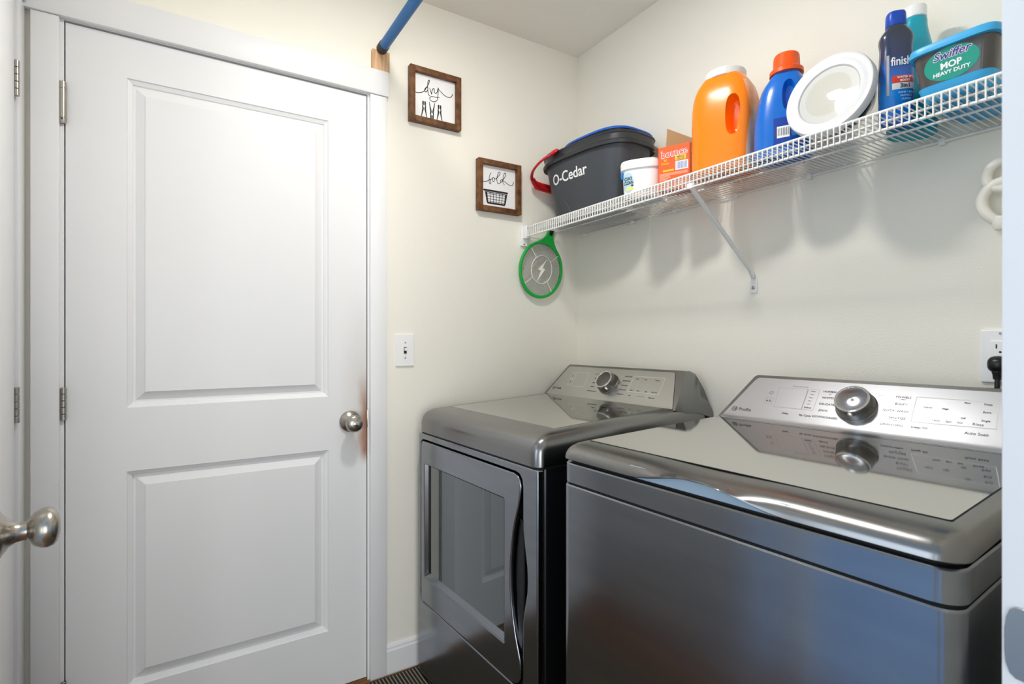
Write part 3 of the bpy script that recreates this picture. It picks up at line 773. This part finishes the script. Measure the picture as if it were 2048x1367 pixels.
# blue rod between the walls and its pine block
blk = box('wood_block', (-.9305, -.8685, -.019, -.0005, 2.1395, 2.209), M['block_wood'], bev=.001)
blk['label'] = 'small raw pine block on the door header carrying the rod end'; blk['category'] = 'wood block'
rod = thing('closet_rod', 'blue metal hanging rod with dark rubber end running out from the pine block', 'rod', (-.899, -.0195, 2.213))
tube('rod_tube', [(0, -.03, 0), (0, -.8, 0), (.0, -1.64, 0)], .0168, M['rod_blue'], rod, 28)
lathe('end_cap', [(.0165, 0), (.0185, .002), (.0185, .034), (.0172, .036)], M['rubber'], rod, 28, mtx=FRONT)
lathe('end_cap', [(.0172, 0), (.0185, .002), (.0185, .034), (.0165, .036)], M['rubber'], rod, 28, mtx=T(0, -1.634, 0) @ FRONT)

# ---------------------------------------------------------------- wire shelf
SX, SZ, SB = -.293, 1.6535, 1.616
shelf = thing('wire_shelf', 'white ventilated wire shelf along the wall above the two machines', 'shelf', (0, 0, SZ))
y0, y1 = -.0370, -1.672
def rail(nm, x, z, r, ya=y0+.012, yb=y1): return tube(nm, [(x, ya, z), (x, yb, z)], r, M['wire'], shelf, 10)
rail('front_rail', SX, 0.0, .0032); rail('front_rail', SX, SB-SZ, .0032)
rail('deck_rail', SX+.045, -.0052, .0026, y0+.001); rail('deck_rail', -.15, -.0052, .0026, y0+.001); rail('back_rail', -.010, -.0052, .0028)
wire_me = None
n = int((y0-y1)/.0128)
R = .00155
wpts = [(-.008, 0, 0), (-.15, 0, 0), (SX-.001, 0, 0.0005), (SX-.0038, 0, -.0035), (SX-.0042, 0, -.012), (SX-.0042, 0, SB-SZ-.003)]
for i in range(n+1):
    y = y0-.0128*i
    if wire_me is None:
        w = tube('wire', wpts, R, M['wire'], shelf, 6); wire_me = w.data; w.location = (0, y, 0)
    else:
        w = bpy.data.objects.new('wire', wire_me); COL.objects.link(w); w.parent = shelf; w.location = (0, y, 0)
eb = shape('end_bracket', [rr2(SX-.014, SX+.018, 1.579-SZ, 1.667-SZ, .004)], .012, M['white_plastic'], shelf, mtx=T(0, -.0065, 0) @ FRONT, bevel=.002)
box('bracket_socket', (SX-.008, SX+.010, -.036, -.011, SB-SZ-.008, .008), M['white_plastic'], shelf, bev=.002)
lathe('screw', [(.0035, 0), (.0035, .001), (.002, .0015)], M['slot'], shelf, 12, mtx=T(SX, -.0125, 1.660-SZ) @ FRONT)
lathe('screw', [(.0035, 0), (.0035, .001), (.002, .0015)], M['screw'], shelf, 12, mtx=T(SX, -.0125, 1.586-SZ) @ FRONT)
for y in (-.06, -.345, -.555, -.80, -1.03, -1.335, -1.58):
    box('wall_clip', (-.016, -.0005, y-.006, y+.006, -.014, .003), M['white_plastic'], shelf, bev=.002)
# diagonal brace with flattened foot
by = -.8556
br = tube('brace', [(SX+.004, by, SB-SZ+.001), (SX+.010, by, SB-SZ-.004), (-.020, by, 1.405-SZ), (-.006, by, 1.385-SZ)], .0108, M['wire'], shelf, 14, flat=.6)
sh = shape('brace_foot', [rr2(-.012, .012, 1.335-SZ, 1.392-SZ, .005)], .003, M['wire'], br, mtx=Matrix(((0, 0, -1, -.0017), (-1, 0, 0, by), (0, 1, 0, 0), (0, 0, 0, 1))), bevel=.0008)
lathe('screw', [(.005, 0), (.005, .0015), (.003, .0028)], M['screw'], br, 14, mtx=Matrix(((0, 0, -1, -.0032), (-1, 0, 0, by), (0, 1, 0, 1.352-SZ), (0, 0, 0, 1))))
box('brace_hook', (SX-.0045, SX+.012, by-.009, by+.009, SB-SZ-.004, SB-SZ+.012), M['wire'], br, bev=.0015)
DECK = SZ+.0021

# ---------------------------------------------------------------- things on the shelf (local: -y faces the room, x to the viewer's right)
def front_fn(secs, n):
    """front surface of a lofted superellipse body: (u, z) -> y"""
    def fn(u, z):
        for i in range(len(secs)-1):
            if secs[i][0] <= z <= secs[i+1][0]: break
        a, b = secs[i], secs[i+1]; t = (z-a[0])/(b[0]-a[0]) if b[0] > a[0] else 0
        t = min(max(t, 0), 1)
        hx, hy, cx, cy = [a[k]+(b[k]-a[k])*t for k in (1, 2, 3, 4)]
        q = min(abs((u-cx)/hx), .9999)
        return cy-hy*(1-q**n)**(1/n)
    return fn
def body(name, secs, n, material, parent, N=56, cap1=True, **k):
    return loft(name, [sup(hx, hy, n, N, cx, cy, z) for z, hx, hy, cx, cy in secs], material, parent, True, cap1, smooth=40, **k)
def smooth_secs(keys, m=4):
    p = catmull([(k[0], k[1], k[2]) for k in keys], m); q = catmull([(k[3], k[4], 0) for k in keys], m)
    return [(a.x, a.y, a.z, b.x, b.y) for a, b in zip(p, q)]
def patch(name, u0, u1, z0, z1, fn, material, parent, e=.0006, nu=10, nz=8, outline=None):
    """label skin lying on a curved front; outline(u,z 0..1)->bool keeps cells"""
    v, f = [], []
    for j in range(nz+1):
        for i in range(nu+1):
            u = u0+(u1-u0)*i/nu; z = z0+(z1-z0)*j/nz; v.append((u, fn(u, z)-e, z))
    for j in range(nz):
        for i in range(nu):
            a = j*(nu+1)+i
            f.append((a, a+1, a+nu+2, a+nu+1))
    return from_data(name, v, f, material, parent, 60)
def disc_patch(name, uc, zc, ru, rz_, fn, material, parent, e=.0006, N=32, rings=4):
    v = [(uc, fn(uc, zc)-e, zc)]; f = []
    for r in range(1, rings+1):
        for i in range(N):
            u = uc+ru*r/rings*cos(2*pi*i/N); z = zc+rz_*r/rings*sin(2*pi*i/N); v.append((u, fn(u, z)-e, z))
    for i in range(N): f.append((0, 1+i, 1+(i+1) % N))
    for r in range(rings-1):
        for i in range(N):
            a = 1+r*N+i; b = 1+r*N+(i+1) % N
            f.append((a, b, b+N, a+N))
    return from_data(name, v, f, material, parent, 60)
def wrap_text(name, s, size, uc, zc, fn, material, parent, e=.001, **k):
    return text(name, s, size, material, parent, None, fn=lambda x, y, h: (uc+x, fn(uc+x, zc+y)-e-h, zc+y), **k)
def barcode(parent, mtx, w, h, m, n=12):
    vv, ff = [], []; x = -w/2
    rnd = random.Random(3)
    while x < w/2-.001:
        b = rnd.choice((.0008, .0013, .0020))*w/.03
        o = len(vv); vv += [(x, -h/2, .0002), (min(x+b, w/2), -h/2, .0002), (min(x+b, w/2), h/2, .0002), (x, h/2, .0002)]; ff.append((o, o+1, o+2, o+3)); x += b+rnd.choice((.0008, .0013))*w/.03
    return from_data('barcode', vv, ff, m, parent, None, mtx=mtx)

# --- mop bucket
bk = thing('mop_bucket', 'charcoal mop bucket with red handle and blue-rimmed wringer on the wire shelf', 'bucket', (-.150, -.293, DECK), -pi/2+radians(4))
ks = [(0, .166, .090, 0, 0), (.004, .171, .095, 0, 0), (.10, .189, .108, .001, 0), (.20, .214, .122, .003, 0), (.218, .218, .124, .004, 0)]
NB = 3.0
fb = front_fn(ks, NB)
body('bucket_body', ks, NB, M['bucket'], bk, 72)
rim = [(.214, .223, .129, .004, 0), (.212, .232, .135, .004, 0), (.222, .2345, .137, .004, 0), (.228, .228, .132, .004, 0), (.246, .228, .132, .005, 0), (.250, .232, .135, .005, 0), (.254, .230, .133, .005, 0), (.254, .220, .124, .005, 0)]
body('bucket_rim', rim, NB, M['bucket_dark'], bk, 72)
wr = [(.2545, .152, .112, .056, .006), (.262, .154, .114, .055, .006), (.268, .155, .116, .055, .006)]
wo = body('wringer', wr, 3.2, M['bucket_dark'], bk, 60)
body('wringer_rim', [(.2685, .154, .118, .055, .006), (.267, .1605, .122, .054, .006), (.272, .162, .123, .054, .006), (.2755, .159, .120, .054, .006), (.2755, .145, .108, .054, .006)], 3.2, M['blue_plastic'], wo, 60)
tube('wringer_lip', [(p[0]*1+.0, p[1], .2585) for p in sup(.2285, .1325, 3, 60, .005, 0)[19:44]], .0032, M['blue_plastic'], wo, 8)
wrap_text('brand_lettering', 'O-Cedar', .054, -.028, .152, fb, M['white_print'], bk, bold=.012, space=.98)
tube('body_crease', [(u, fb(u, z)+.0008, z) for u, z in [(p.x, p.y) for p in catmull([(-.190, .118, 0), (-.15, .112, 0), (-.10, .092, 0), (-.06, .06, 0), (-.035, .02, 0)], 6)]], .0022, M['bucket'], bk, 8)
hp = [(-.085, -.141, .2425), (-.125, -.146, .238), (-.170, -.146, .226), (-.215, -.136, .211), (-.250, -.114, .196), (-.260, -.088, .186), (-.260, -.05, .180), (-.260, .05, .180), (-.250, .112, .196), (-.215, .130, .211), (-.170, .138, .226), (-.085, .138, .2425)]
hd = tube('handle', catmull(hp, 5), .009, M['red'], bk, 12, flat=.55)
tube('handle_pivot', [(-.10, -.1445, .240), (-.085, -.1445, .2455), (-.067, -.1435, .2485), (-.055, -.143, .2475)], .013, M['red'], hd, 12, flat=.5, rs=[.009, .0145, .0135, .006])
tube('handle_grip', catmull([(-.258, -.103, .196), (-.264, -.083, .176), (-.264, -.06, .166), (-.264, .06, .166), (-.258, .103, .19)], 5), .010, M['red'], hd, 12)
box('handle_lug', (-.226, -.205, -.03, .03, .180, .2125), M['black'], bk, bev=.004)

# --- white laundry-powder tub
tub = thing('powder_tub', 'small white stain remover tub with lid between grey bucket and orange carton', 'tub', (-.190, -.580, DECK), -pi/2+radians(33))
kt = [(0, .058, .050, 0, 0), (.003, .061, .053, 0, 0), (.091, .066, .058, 0, 0), (.094, .066, .058, 0, 0)]
ft = front_fn(kt, 3.2)
body('tub_body', kt, 3.2, M['white_plastic'], tub)
body('lid', [(.0925, .0665, .0585, 0, 0), (.093, .0715, .0635, 0, 0), (.114, .0725, .0645, 0, 0), (.1205, .0705, .0625, 0, 0), (.123, .064, .056, 0, 0)], 3.2, M['white_plastic'], tub)
disc_patch('label_print', -.040, .050, .018, .034, ft, M['oxi_blue'], tub, .0006)
wrap_text('lettering', 'OXI', .015, -.0405, .062, ft, M['ink'], tub, .0012, bold=.03)
wrap_text('lettering', 'CLEAN', .015, -.039, .049, ft, M['ink'], tub, .0012, bold=.03, sx=.72)
disc_patch('label_swash', -.036, .030, .014, .006, ft, M['oxi_yellow'], tub, .0011)
patch('label_flag', -.030, -.022, .037, .042, ft, M['ink'], tub, .0011, 3, 3)
tube('lid_tab', [(-.061, ft(-.058, .08)-.003, .087), (-.062, ft(-.058, .07)-.006, .076), (-.061, ft(-.058, .07)-.004, .066)], .005, M['label_blue'], tub, 8, flat=.5)

# --- orange carton of dryer sheets
cb = thing('dryer_sheet_carton', 'orange dryer sheet carton with open brown flap next to the orange jug', 'carton', (-.178, -.711, DECK), -pi/2+radians(23))
w, d, h = .049, .034, .136
tk = .0012
bm = bmesh.new()
bbox(bm, -w, w, -d, -d+tk, 0, h); bbox(bm, -w, w, d-tk, d, 0, h); bbox(bm, -w, -w+tk, -d, d, 0, h); bbox(bm, w-tk, w, -d, d, 0, h); bbox(bm, -w, w, -d, d, 0, tk)
from_bm('carton', bm, M['box_orange'], cb, smooth=None)
v = [(-w, d-.001, h), (w, d-.001, h), (w-.002, d+.004, h+.030), (-w+.004, d+.004, h+.084)]
loft('rear_flap', [[(x, y+e, z) for x, y, z in v] for e in (0, .0012)], M['cardboard'], cb, smooth=None)
v = [(-w, -d, h), (-w, d, h), (-w-.018, d-.008, h+.016), (-w-.022, -d+.010, h-.004)]
loft('side_flap', [[(x+e, y, z) for x, y, z in v] for e in (0, .0012)], M['cardboard'], cb, smooth=None)
FC = T(0, -d-.0004, 0) @ FRONT
def ct(s, sz, x, z, m, **k): return text('lettering', s, sz, m, cb, FC @ T(x, z, .0003) @ Matrix.Rotation(radians(k.pop('rot', 0)), 4, 'Z'), **k)
ct('bounce', .030, .001, .112, M['white_print'], bold=.045, rot=3, sx=.92)
ct('bounce', .029, .0015, .1122, M['red_print'], bold=.004, rot=3, sx=.95, th=.001)
shape('value_flash', [rr2(.004, .038, .087, .1025, .004)], .0004, M['box_yellow'], cb, mtx=FC)
ct('MEGA', .008, .021, .0975, M['print_dark'], bold=.02); ct('VALUE', .008, .021, .0905, M['print_dark'], bold=.02)
ct('80', .010, -.026, .092, M['box_yellow'], bold=.02); ct('Power', .010, -.026, .083, M['box_yellow'], bold=.02)
shape('barcode_panel', [rr2(.005, .044, .058, .085, .0008)], .0004, M['white_print'], cb, mtx=FC)
barcode(cb, FC @ T(.0245, .0715, .0003), .031, .021, M['barcode_blue'])
shape('print_stripe', [rr2(-.034, .0, .058, .0635, .001)], .0004, M['box_yellow'], cb, mtx=FC)
vv, ff = [], []
for x0, x1, z in ((-.045, .043, .0520), (-.045, .043, .0490), (-.045, .043, .0460), (-.045, -.012, .0425), (-.045, -.010, .0390), (-.045, -.018, .0355), (-.045, -.022, .0320), (-.024, -.005, .0205), (-.024, -.008, .0175), (-.024, -.008, .0145), (.002, .030, .0235), (.002, .036, .0205), (.008, .030, .0175)):
    o = len(vv); vv += [(x0, z-.0008, .0003), (x1, z-.0008, .0003), (x1, z+.0008, .0003), (x0, z+.0008, .0003)]; ff.append((o, o+1, o+2, o+3))
from_data('fine_print', vv, ff, mat('pale_orange_print', srgb(248, 190, 160), .6), cb, None, mtx=FC)
c = [(-.033+.0065*cos(i*pi/10), .0175+.0065*sin(i*pi/10)) for i in range(20)]; c2 = [(-.033+.0056*cos(i*pi/10), .0175+.0056*sin(i*pi/10)) for i in range(20)]
shape('seal_print', [c, c2], .0004, M['white_print'], cb, mtx=FC)
FS = Matrix(((0, 0, 1, w+.0004), (1, 0, 0, 0), (0, 1, 0, 0), (0, 0, 0, 1)))
shape('side_stripe', [rr2(-d+.004, d-.030, .002, h-.002, .001)], .0004, M['box_yellow'], cb, mtx=FS)
text('lettering', '240 MORE SHEETS', .0105, M['print_dark'], cb, FS @ T(-.013, h/2, .0003) @ Matrix.Rotation(pi/2, 4, 'Z'), bold=.025)

# --- big orange jug
def boolean_cut(ob, cutter):
    md = ob.modifiers.new('b', 'BOOLEAN'); md.operation = 'DIFFERENCE'; md.solver = 'EXACT'; md.object = cutter
    bpy.context.view_layer.update()
    dg = bpy.context.evaluated_depsgraph_get()
    me = bpy.data.meshes.new_from_object(ob.evaluated_get(dg)); ob.modifiers.remove(md)
    old = ob.data; ob.data = me; bpy.data.meshes.remove(old); bpy.data.objects.remove(cutter)
    shade(me, 42)
jug = thing('detergent_jug', 'large orange detergent jug with pale screw lid and moulded grip, behind the brace', 'jug', (-.172, -.880, DECK), -pi/2+radians(17)); jug.scale = (1, 1, 1.075)
kj = smooth_secs([(0, .072, .056, 0, 0), (.006, .081, .065, 0, 0), (.02, .085, .069, 0, 0), (.09, .085, .069, 0, 0), (.16, .086, .069, 0, 0), (.205, .082, .066, 0, 0), (.232, .073, .060, 0, 0), (.250, .061, .053, 0, 0), (.258, .053, .049, 0, 0)], 3)
fj = front_fn(kj, 3.6)
jb = body('jug_body', kj, 3.6, M['orange'], jug, 72)
cut = loft('cut', [sup(.0175*s, .047*s, 2.6, 24, .042, .142, z) for z, s in ((.028, 1.12), (.042, 1.05), (.066, .92), (.072, .7))], M['orange'], jug, mtx=Matrix(((1, 0, 0, 0), (0, 0, 1, -.098), (0, 1, 0, 0), (0, 0, 0, 1))))
boolean_cut(jb, cut)
lathe('lid', [(.049, .254), (.055, .257), (.056, .272), (.054, .2765), (.046, .278), (.042, .276), (.002, .276)], M['cap_grey'], jug, 48)
vv = []
for j in range(13):
    for i in range(9):
        t = j/12; z = .012+.220*t
        a = radians(-42+ (84)*i/8)*(1-.55*sin(pi*t)**3*0)
        wv = .62+.38*abs(cos(pi*(t-.08)))  # waisted label
        a *= wv
        for q in range(len(kj)-1):
            if kj[q][0] <= z <= kj[q+1][0]: break
        u = (z-kj[q][0])/(kj[q+1][0]-kj[q][0]); hx = kj[q][1]+(kj[q+1][1]-kj[q][1])*u; hy = kj[q][2]+(kj[q+1][2]-kj[q][2])*u
        c, s = cos(a), sin(a)
        vv.append(((hx+.0008)*abs(c)**(2/3.6), (hy+.0008)*math.copysign(abs(s)**(2/3.6), s), z))
from_data('side_label', vv, [(j*9+i, j*9+i+1, j*9+i+10, j*9+i+9) for j in range(12) for i in range(8)], M['orange_label'], jug, 60)

# --- blue bottle with orange cap
bb = thing('detergent_bottle', 'glossy blue detergent bottle with orange screw cap next to the orange jug', 'bottle', (-.165, -1.047, DECK), -pi/2+radians(24)); bb.scale = (1, 1, 1.045)
kb_ = smooth_secs([(0, .060, .042, 0, 0), (.005, .066, .048, 0, 0), (.03, .068, .050, 0, 0), (.09, .067, .049, 0, 0), (.14, .062, .046, .002, 0), (.175, .054, .042, .004, 0), (.198, .042, .036, .006, 0), (.210, .034, .033, .008, 0), (.214, .031, .031, .008, 0)], 3)
fbb = front_fn(kb_, 2.9)
bo = body('bottle_body', kb_, 2.9, M['blue_bottle'], bb, 72)
cut = loft('cut', [sup(.0135*s, .036*s, 2.4, 24, .018, .152, z) for z, s in ((.022, 1.35), (.034, 1.15), (.046, .98), (.058, .7))], M['blue_bottle'], bb, mtx=Matrix(((1, 0, 0, 0), (0, 0, 1, -.082), (0, 1, 0, 0), (0, 0, 0, 1))))
boolean_cut(bo, cut)
N = 48
lp = lambda r, z, rib=0: [((r+(rib if i % 2 else 0))*cos(2*pi*i/N)+.008, (r+(rib if i % 2 else 0))*sin(2*pi*i/N), z) for i in range(N)]
loft('cap', [lp(.033, .212), lp(.040, .2135), lp(.040, .223), lp(.037, .226), lp(.0325, .2275), lp(.0312, .229, .0006), lp(.0300, .258, .0006), lp(.028, .2625), lp(.020, .2635)], M['orange_cap'], bb, smooth=35)
patch('label', -.016, .064, .022, .095, fbb, M['navy_label'], bb, .0006, 10, 6)
patch('barcode_panel', -.008, .021, .045, .073, fbb, M['white_print'], bb, .001, 6, 4)
text('barcode', '|||||||||||', .020, M['print_dark'], bb, None, fn=lambda x, y, h: (.0065+x*.72, fbb(.0065+x*.72, .061+y)-.0014-h, .061+y), bold=.01)
patch('recycle_print', .026, .038, .046, .062, fbb, M['label_blue'], bb, .001, 4, 4)

# --- round glass bowl on its side with a milky ring lid
bw = thing('glass_bowl', 'round clear glass bowl with milky plastic lid tipped on its side on the shelf', 'bowl', (-.2350, -1.1985, DECK+.0975), 0)
nrm = Vector((-1.0, -.02, .20)).normalized()
bw.rotation_euler = nrm.to_track_quat('Z', 'Y').to_euler()
# glass: open shell, axis local z points to the lid
K = .84
def sc(p): return [(r*K, z*K) for r, z in p]
lathe('bowl', sc([(.001, -.094), (.025, -.097), (.050, -.105), (.068, -.099), (.088, -.072), (.101, -.035), (.106, -.008), (.110, -.004), (.110, .000), (.103, .000), (.1015, -.006), (.097, -.035), (.084, -.070), (.064, -.0945), (.049, -.1005), (.025, -.0925), (.001, -.0895)]), M['clear'], bw, 72)
lathe('lid_rim', sc([(.078, .004), (.082, .0075), (.096, .0085), (.106, .0115), (.1125, .0105), (.1150, .0050), (.1150, -.012), (.1130, -.013), (.1118, -.005), (.1115, .002), (.104, .004), (.082, .0035)]), M['frosted'], bw, 72)
lathe('lid_window', sc([(.079, .0045), (.079, .0055), (.06, .0080), (.04, .0098), (.02, .0108), (.001, .0112), (.001, .0097), (.02, .0094), (.04, .0084), (.06, .0066)]), M['clear'], bw, 64)

# --- rinse-aid bottle
fi = thing('rinse_aid_bottle', 'slim navy-to-blue dishwasher rinse bottle with blue flip cap beside the glass bowl', 'bottle', (-.182, -1.311, DECK), -pi/2+radians(40)); fi.scale = (1, 1, 1.08)
kf = smooth_secs([(0, .027, .019, 0, 0), (.004, .030, .022, 0, 0), (.05, .0312, .023, 0, 0), (.120, .0308, .023, 0, 0), (.153, .0292, .022, 0, 0), (.170, .0312, .0225, 0, 0), (.181, .029, .0215, 0, 0), (.193, .020, .018, 0, 0), (.198, .0165, .0155, 0, 0)], 3)
ff_ = front_fn(kf, 2.7)
body('bottle_body', kf, 2.7, M['sleeve'], fi, 56)
body('cap', [(.1975, .0175, .0160, 0, 0), (.199, .0185, .0170, 0, 0), (.221, .018, .0165, 0, 0), (.2255, .0165, .015, 0, 0), (.2265, .012, .011, 0, 0)], 2.6, M['navy_cap'], fi, 40)
wrap_text('lettering', 'finish', .024, .003, .120, ff_, M['white_print'], fi, .001, bold=.012, sx=.76)
patch('red_band', -.014, .0300, .078, .092, ff_, M['red_print'], fi, .0007, 10, 3)
patch('white_band', -.014, .0300, .065, .0775, ff_, M['cap_grey'], fi, .0007, 10, 3)
wrap_text('lettering', 'WATER SPOTS', .0058, .014, .088, ff_, M['white_print'], fi, .0012, bold=.02)
wrap_text('lettering', 'BOOST', .0058, .010, .0815, ff_, M['white_print'], fi, .0012, bold=.02)
wrap_text('lettering', '3in1', .0115, .010, .0712, ff_, M['ink'], fi, .0012, bold=.02)
for z, s in ((.058, 'SHINE + DRY'), (.0515, 'PROTECT'), (.045, 'CLEANS')): wrap_text('lettering', s, .0052, .012, z, ff_, M['oxi_blue'], fi, .001)
patch('side_print', -.0230, -.0185, .055, .135, ff_, M['print_grey'], fi, .0007, 3, 6)

# --- teal bottle behind
te = thing('cleaner_bottle', 'turquoise cleaner bottle with white cap standing behind the navy rinse bottle', 'bottle', (-.092, -1.306, DECK+.0004), -pi/2+radians(45))
kc = smooth_secs([(0, .043, .032, 0, 0), (.005, .047, .036, 0, 0), (.08, .047, .036, 0, 0), (.15, .043, .034, .001, 0), (.20, .033, .029, .003, 0), (.235, .024, .023, .005, 0), (.255, .022, .021, .006, 0), (.261, .0185, .0185, .006, 0)], 3)
body('bottle_body', kc, 2.5, M['teal_bottle'], te, 56)
lathe('cap', [(.020, .260), (.0225, .2615), (.0225, .284), (.021, .2865), (.002, .2865)], M['white_plastic'], te, 36, mtx=T(.006, 0, 0))

# --- mop pad tub
sf = thing('mop_pad_tub', 'dark rectangular tub of mop cloths with sky-blue lid at the shelf end', 'tub', (-.160, -1.438, DECK), -pi/2)
kq = [(.0225, .059, .106, 0, 0), (.087, .067, .116, 0, 0), (.089, .067, .116, 0, 0)]
fq = front_fn(kq, 7)
body('tray_base', [(0, .050, .094, 0, 0), (.003, .054, .099, 0, 0), (.020, .059, .106, 0, 0), (.027, .0615, .109, 0, 0), (.027, .057, .103, 0, 0)], 7, M['tub_blue'], sf, 72)
body('tub_body', kq, 7, M['tub_dark'], sf, 72)
body('lid', [(.0875, .069, .118, 0, 0), (.088, .073, .123, 0, 0), (.096, .074, .124, 0, 0), (.102, .072, .122, 0, 0), (.105, .066, .115, 0, 0)], 7, M['tub_blue'], sf, 72)
disc_patch('oval_label', 0, .0575, .0425, .0295, fq, M['teal_label'], sf, .0006, 44, 5)
wrap_text('lettering', 'Swiffer', .0205, .001, .0735, fq, M['white_print'], sf, .0009, bold=.05, shear=.3)
wrap_text('lettering', 'Swiffer', .0205, .001, .0735, fq, M['purple_print'], sf, .0014, bold=.008, shear=.3)
wrap_text('lettering', 'MOP', .0155, 0, .0545, fq, M['white_print'], sf, .001, bold=.03)
wrap_text('lettering', 'HEAVY DUTY', .0094, 0, .0420, fq, M['white_print'], sf, .001, bold=.03)
disc_patch('oval_label', .0615, 0, .030, .038, lambda u, z: -.0705-.0011*z/.01*0, M['teal_label'], sf, .0, 32, 3).matrix_local = Matrix(((0, -1, 0, -.0035), (1, 0, 0, 0), (0, 0, 1, .0615), (0, 0, 0, 1)))
# --- fly swatter racket hanging at the shelf end
rk = thing('bug_zapper_racket', 'green framed electric fly swatter hanging below the shelf corner', 'racket', (-.2110, -.0195, 1.4900))
ell = []
for i in range(72):
    t = 2*pi*i/72
    ell.append(Vector((.098*cos(t), 0, .112*sin(t)-.004)))
tl = Matrix.Rotation(radians(17), 4, 'Y')
loop_out = []
for i in range(96):
    t = 2*pi*i/96
    rx_, rz2 = .109, .123
    loop_out.append((rx_*cos(t), rz2*sin(t)-.004))
# outer outline with neck at the top
out = []
for i in range(96):
    t = pi/2+2*pi*i/96
    x, z = .109*cos(t), .122*sin(t)-.004
    out.append((x, z))
neck = [(.0155, .166), (.0175, .150), (.022, .138), (.030, .126), (.043, .1115)]
o2 = [(x, z) for x, z in out if not (z > .105)]
k0 = max(range(len(o2)-1), key=lambda i: abs(o2[i][0]-o2[i+1][0]))
left = [(-x, z) for x, z in neck][::-1]; 
pts = [(-x, z) for x, z in neck]                       # from neck top-left downwards
ccw = pts + [p for p in out if p[1] <= .105] + neck[::-1]
inn = [(.098*cos(2*pi*i/72), .110*sin(2*pi*i/72)-.004) for i in range(72)]
RM = tl @ FRONT
fr = shape('racket_frame', [ccw, inn], .014, M['racket_green'], rk, mtx=RM, bevel=.004)
bm = bmesh.new()
def bar3(x0, z0, x1, z1, w_, y):
    d_ = Vector((x1-x0, 0, z1-z0)); l_ = d_.length; d_.normalize(); n_ = Vector((-d_.z, 0, d_.x))*w_; a_ = Vector((x0, y, z0)); b_ = Vector((x1, y, z1)); yy = Vector((0, w_, 0))
    vs = [bm.verts.new(q) for q in (a_-n_-yy, a_+n_-yy, a_+n_+yy, a_-n_+yy, b_-n_-yy, b_+n_-yy, b_+n_+yy, b_-n_+yy)]
    for q in ((0, 1, 5, 4), (1, 2, 6, 5), (2, 3, 7, 6), (3, 0, 4, 7)): bm.faces.new([vs[k] for k in q])
for i in range(-17, 18):
    x = i*.0056; hz = .110*sqrt(max(1-(x/.098)**2, 0)); bar3(x, -hz-.004, x, hz-.004, .00045, .001)
for i in range(-19, 20):
    z = i*.0056; hx = .098*sqrt(max(1-(z/.110)**2, 0)); bar3(-hx, z-.004, hx, z-.004, .00045, -.001)
msh = from_bm('wire_mesh', bm, M['mesh_metal'], rk, None, mtx=tl, kind='stuff')
ring = tube('guard_ring', [(.052*cos(2*pi*i/40), -.004, .060*sin(2*pi*i/40)-.004) for i in range(40)], .0021, M['white_plastic'], rk, 6, True, mtx=tl)
for a in (50, 140, 230, 320):
    c_, s_ = cos(radians(a)), sin(radians(a))
    tube('guard_strut', [(.052*c_, -.004, .060*s_-.004), (.1*c_, -.003, .112*s_-.004)], .0017, M['ivory'], ring, 6)
shape('bolt_emblem', [[(.012, .050), (-.018, -.006), (-.002, -.006), (-.010, -.056), (.018, .008), (.003, .008)]], .002, M['ivory'], ring, mtx=T(0, -.004, -.004) @ FRONT)
hh = loft('handle', [sup(a, b, 2.5, 20, 0, 0, z) for z, a, b in ((.150, .0115, .0080), (.165, .0135, .0090), (.185, .013, .0100), (.215, .0135, .0105), (.222, .011, .009))], M['black'], rk, mtx=tl @ T(0, 0, 0))
# --- white looped plastic hook at the right
hk = thing('looped_hook', 'ivory plastic double-loop cable hook on the wall under the shelf end', 'hook', (-.0, -1.452, 1.500))
tube('upper_loop', catmull([(-.030, -.035, .052), (-.032, .000, .068), (-.034, .022, .060), (-.036, .030, .040), (-.036, .024, .020), (-.034, .002, .010), (-.030, -.035, .018)], 6), .0100, M['ivory'], hk, 14)
tube('lower_loop', catmull([(-.034, .000, .026), (-.036, .022, .018), (-.037, .036, -.002), (-.037, .036, -.024), (-.036, .026, -.044), (-.034, .012, -.058)], 6), .0108, M['ivory'], hk, 14)
tube('hook_stem', catmull([(-.003, -.012, .030), (-.016, -.008, .030), (-.030, -.003, .034), (-.034, .002, .042)], 5), .0048, M['ivory'], hk, 10)
loft('connector', [[(x-.034, y+.004, z) for x, y, _ in sup(hx, hy, 4, 20)] for z, hx, hy in ((-.048, .010, .013), (-.056, .0125, .016), (-.072, .0125, .0155), (-.076, .010, .013))], M['ivory'], hk)

# ---------------------------------------------------------------- floor mat
mt_ = thing('door_mat', 'ribbed dark and tan mat on the floor in front of the door', 'mat', (-.95, -.48, 0))
bm = bmesh.new(); bbox(bm, -.62, .40, -1.12, .455, .0002, .004, bev=.001)
from_bm('mat_base', bm, M['mat_dark'], mt_, None)
bm = bmesh.new()
for i in range(82):
    x = -.610+i*.0122; bbox(bm, x, x+.0035, -1.11, .448, .004, .0064)
from_bm('mat_ribs', bm, M['mat_tan'], mt_, None, kind='stuff')
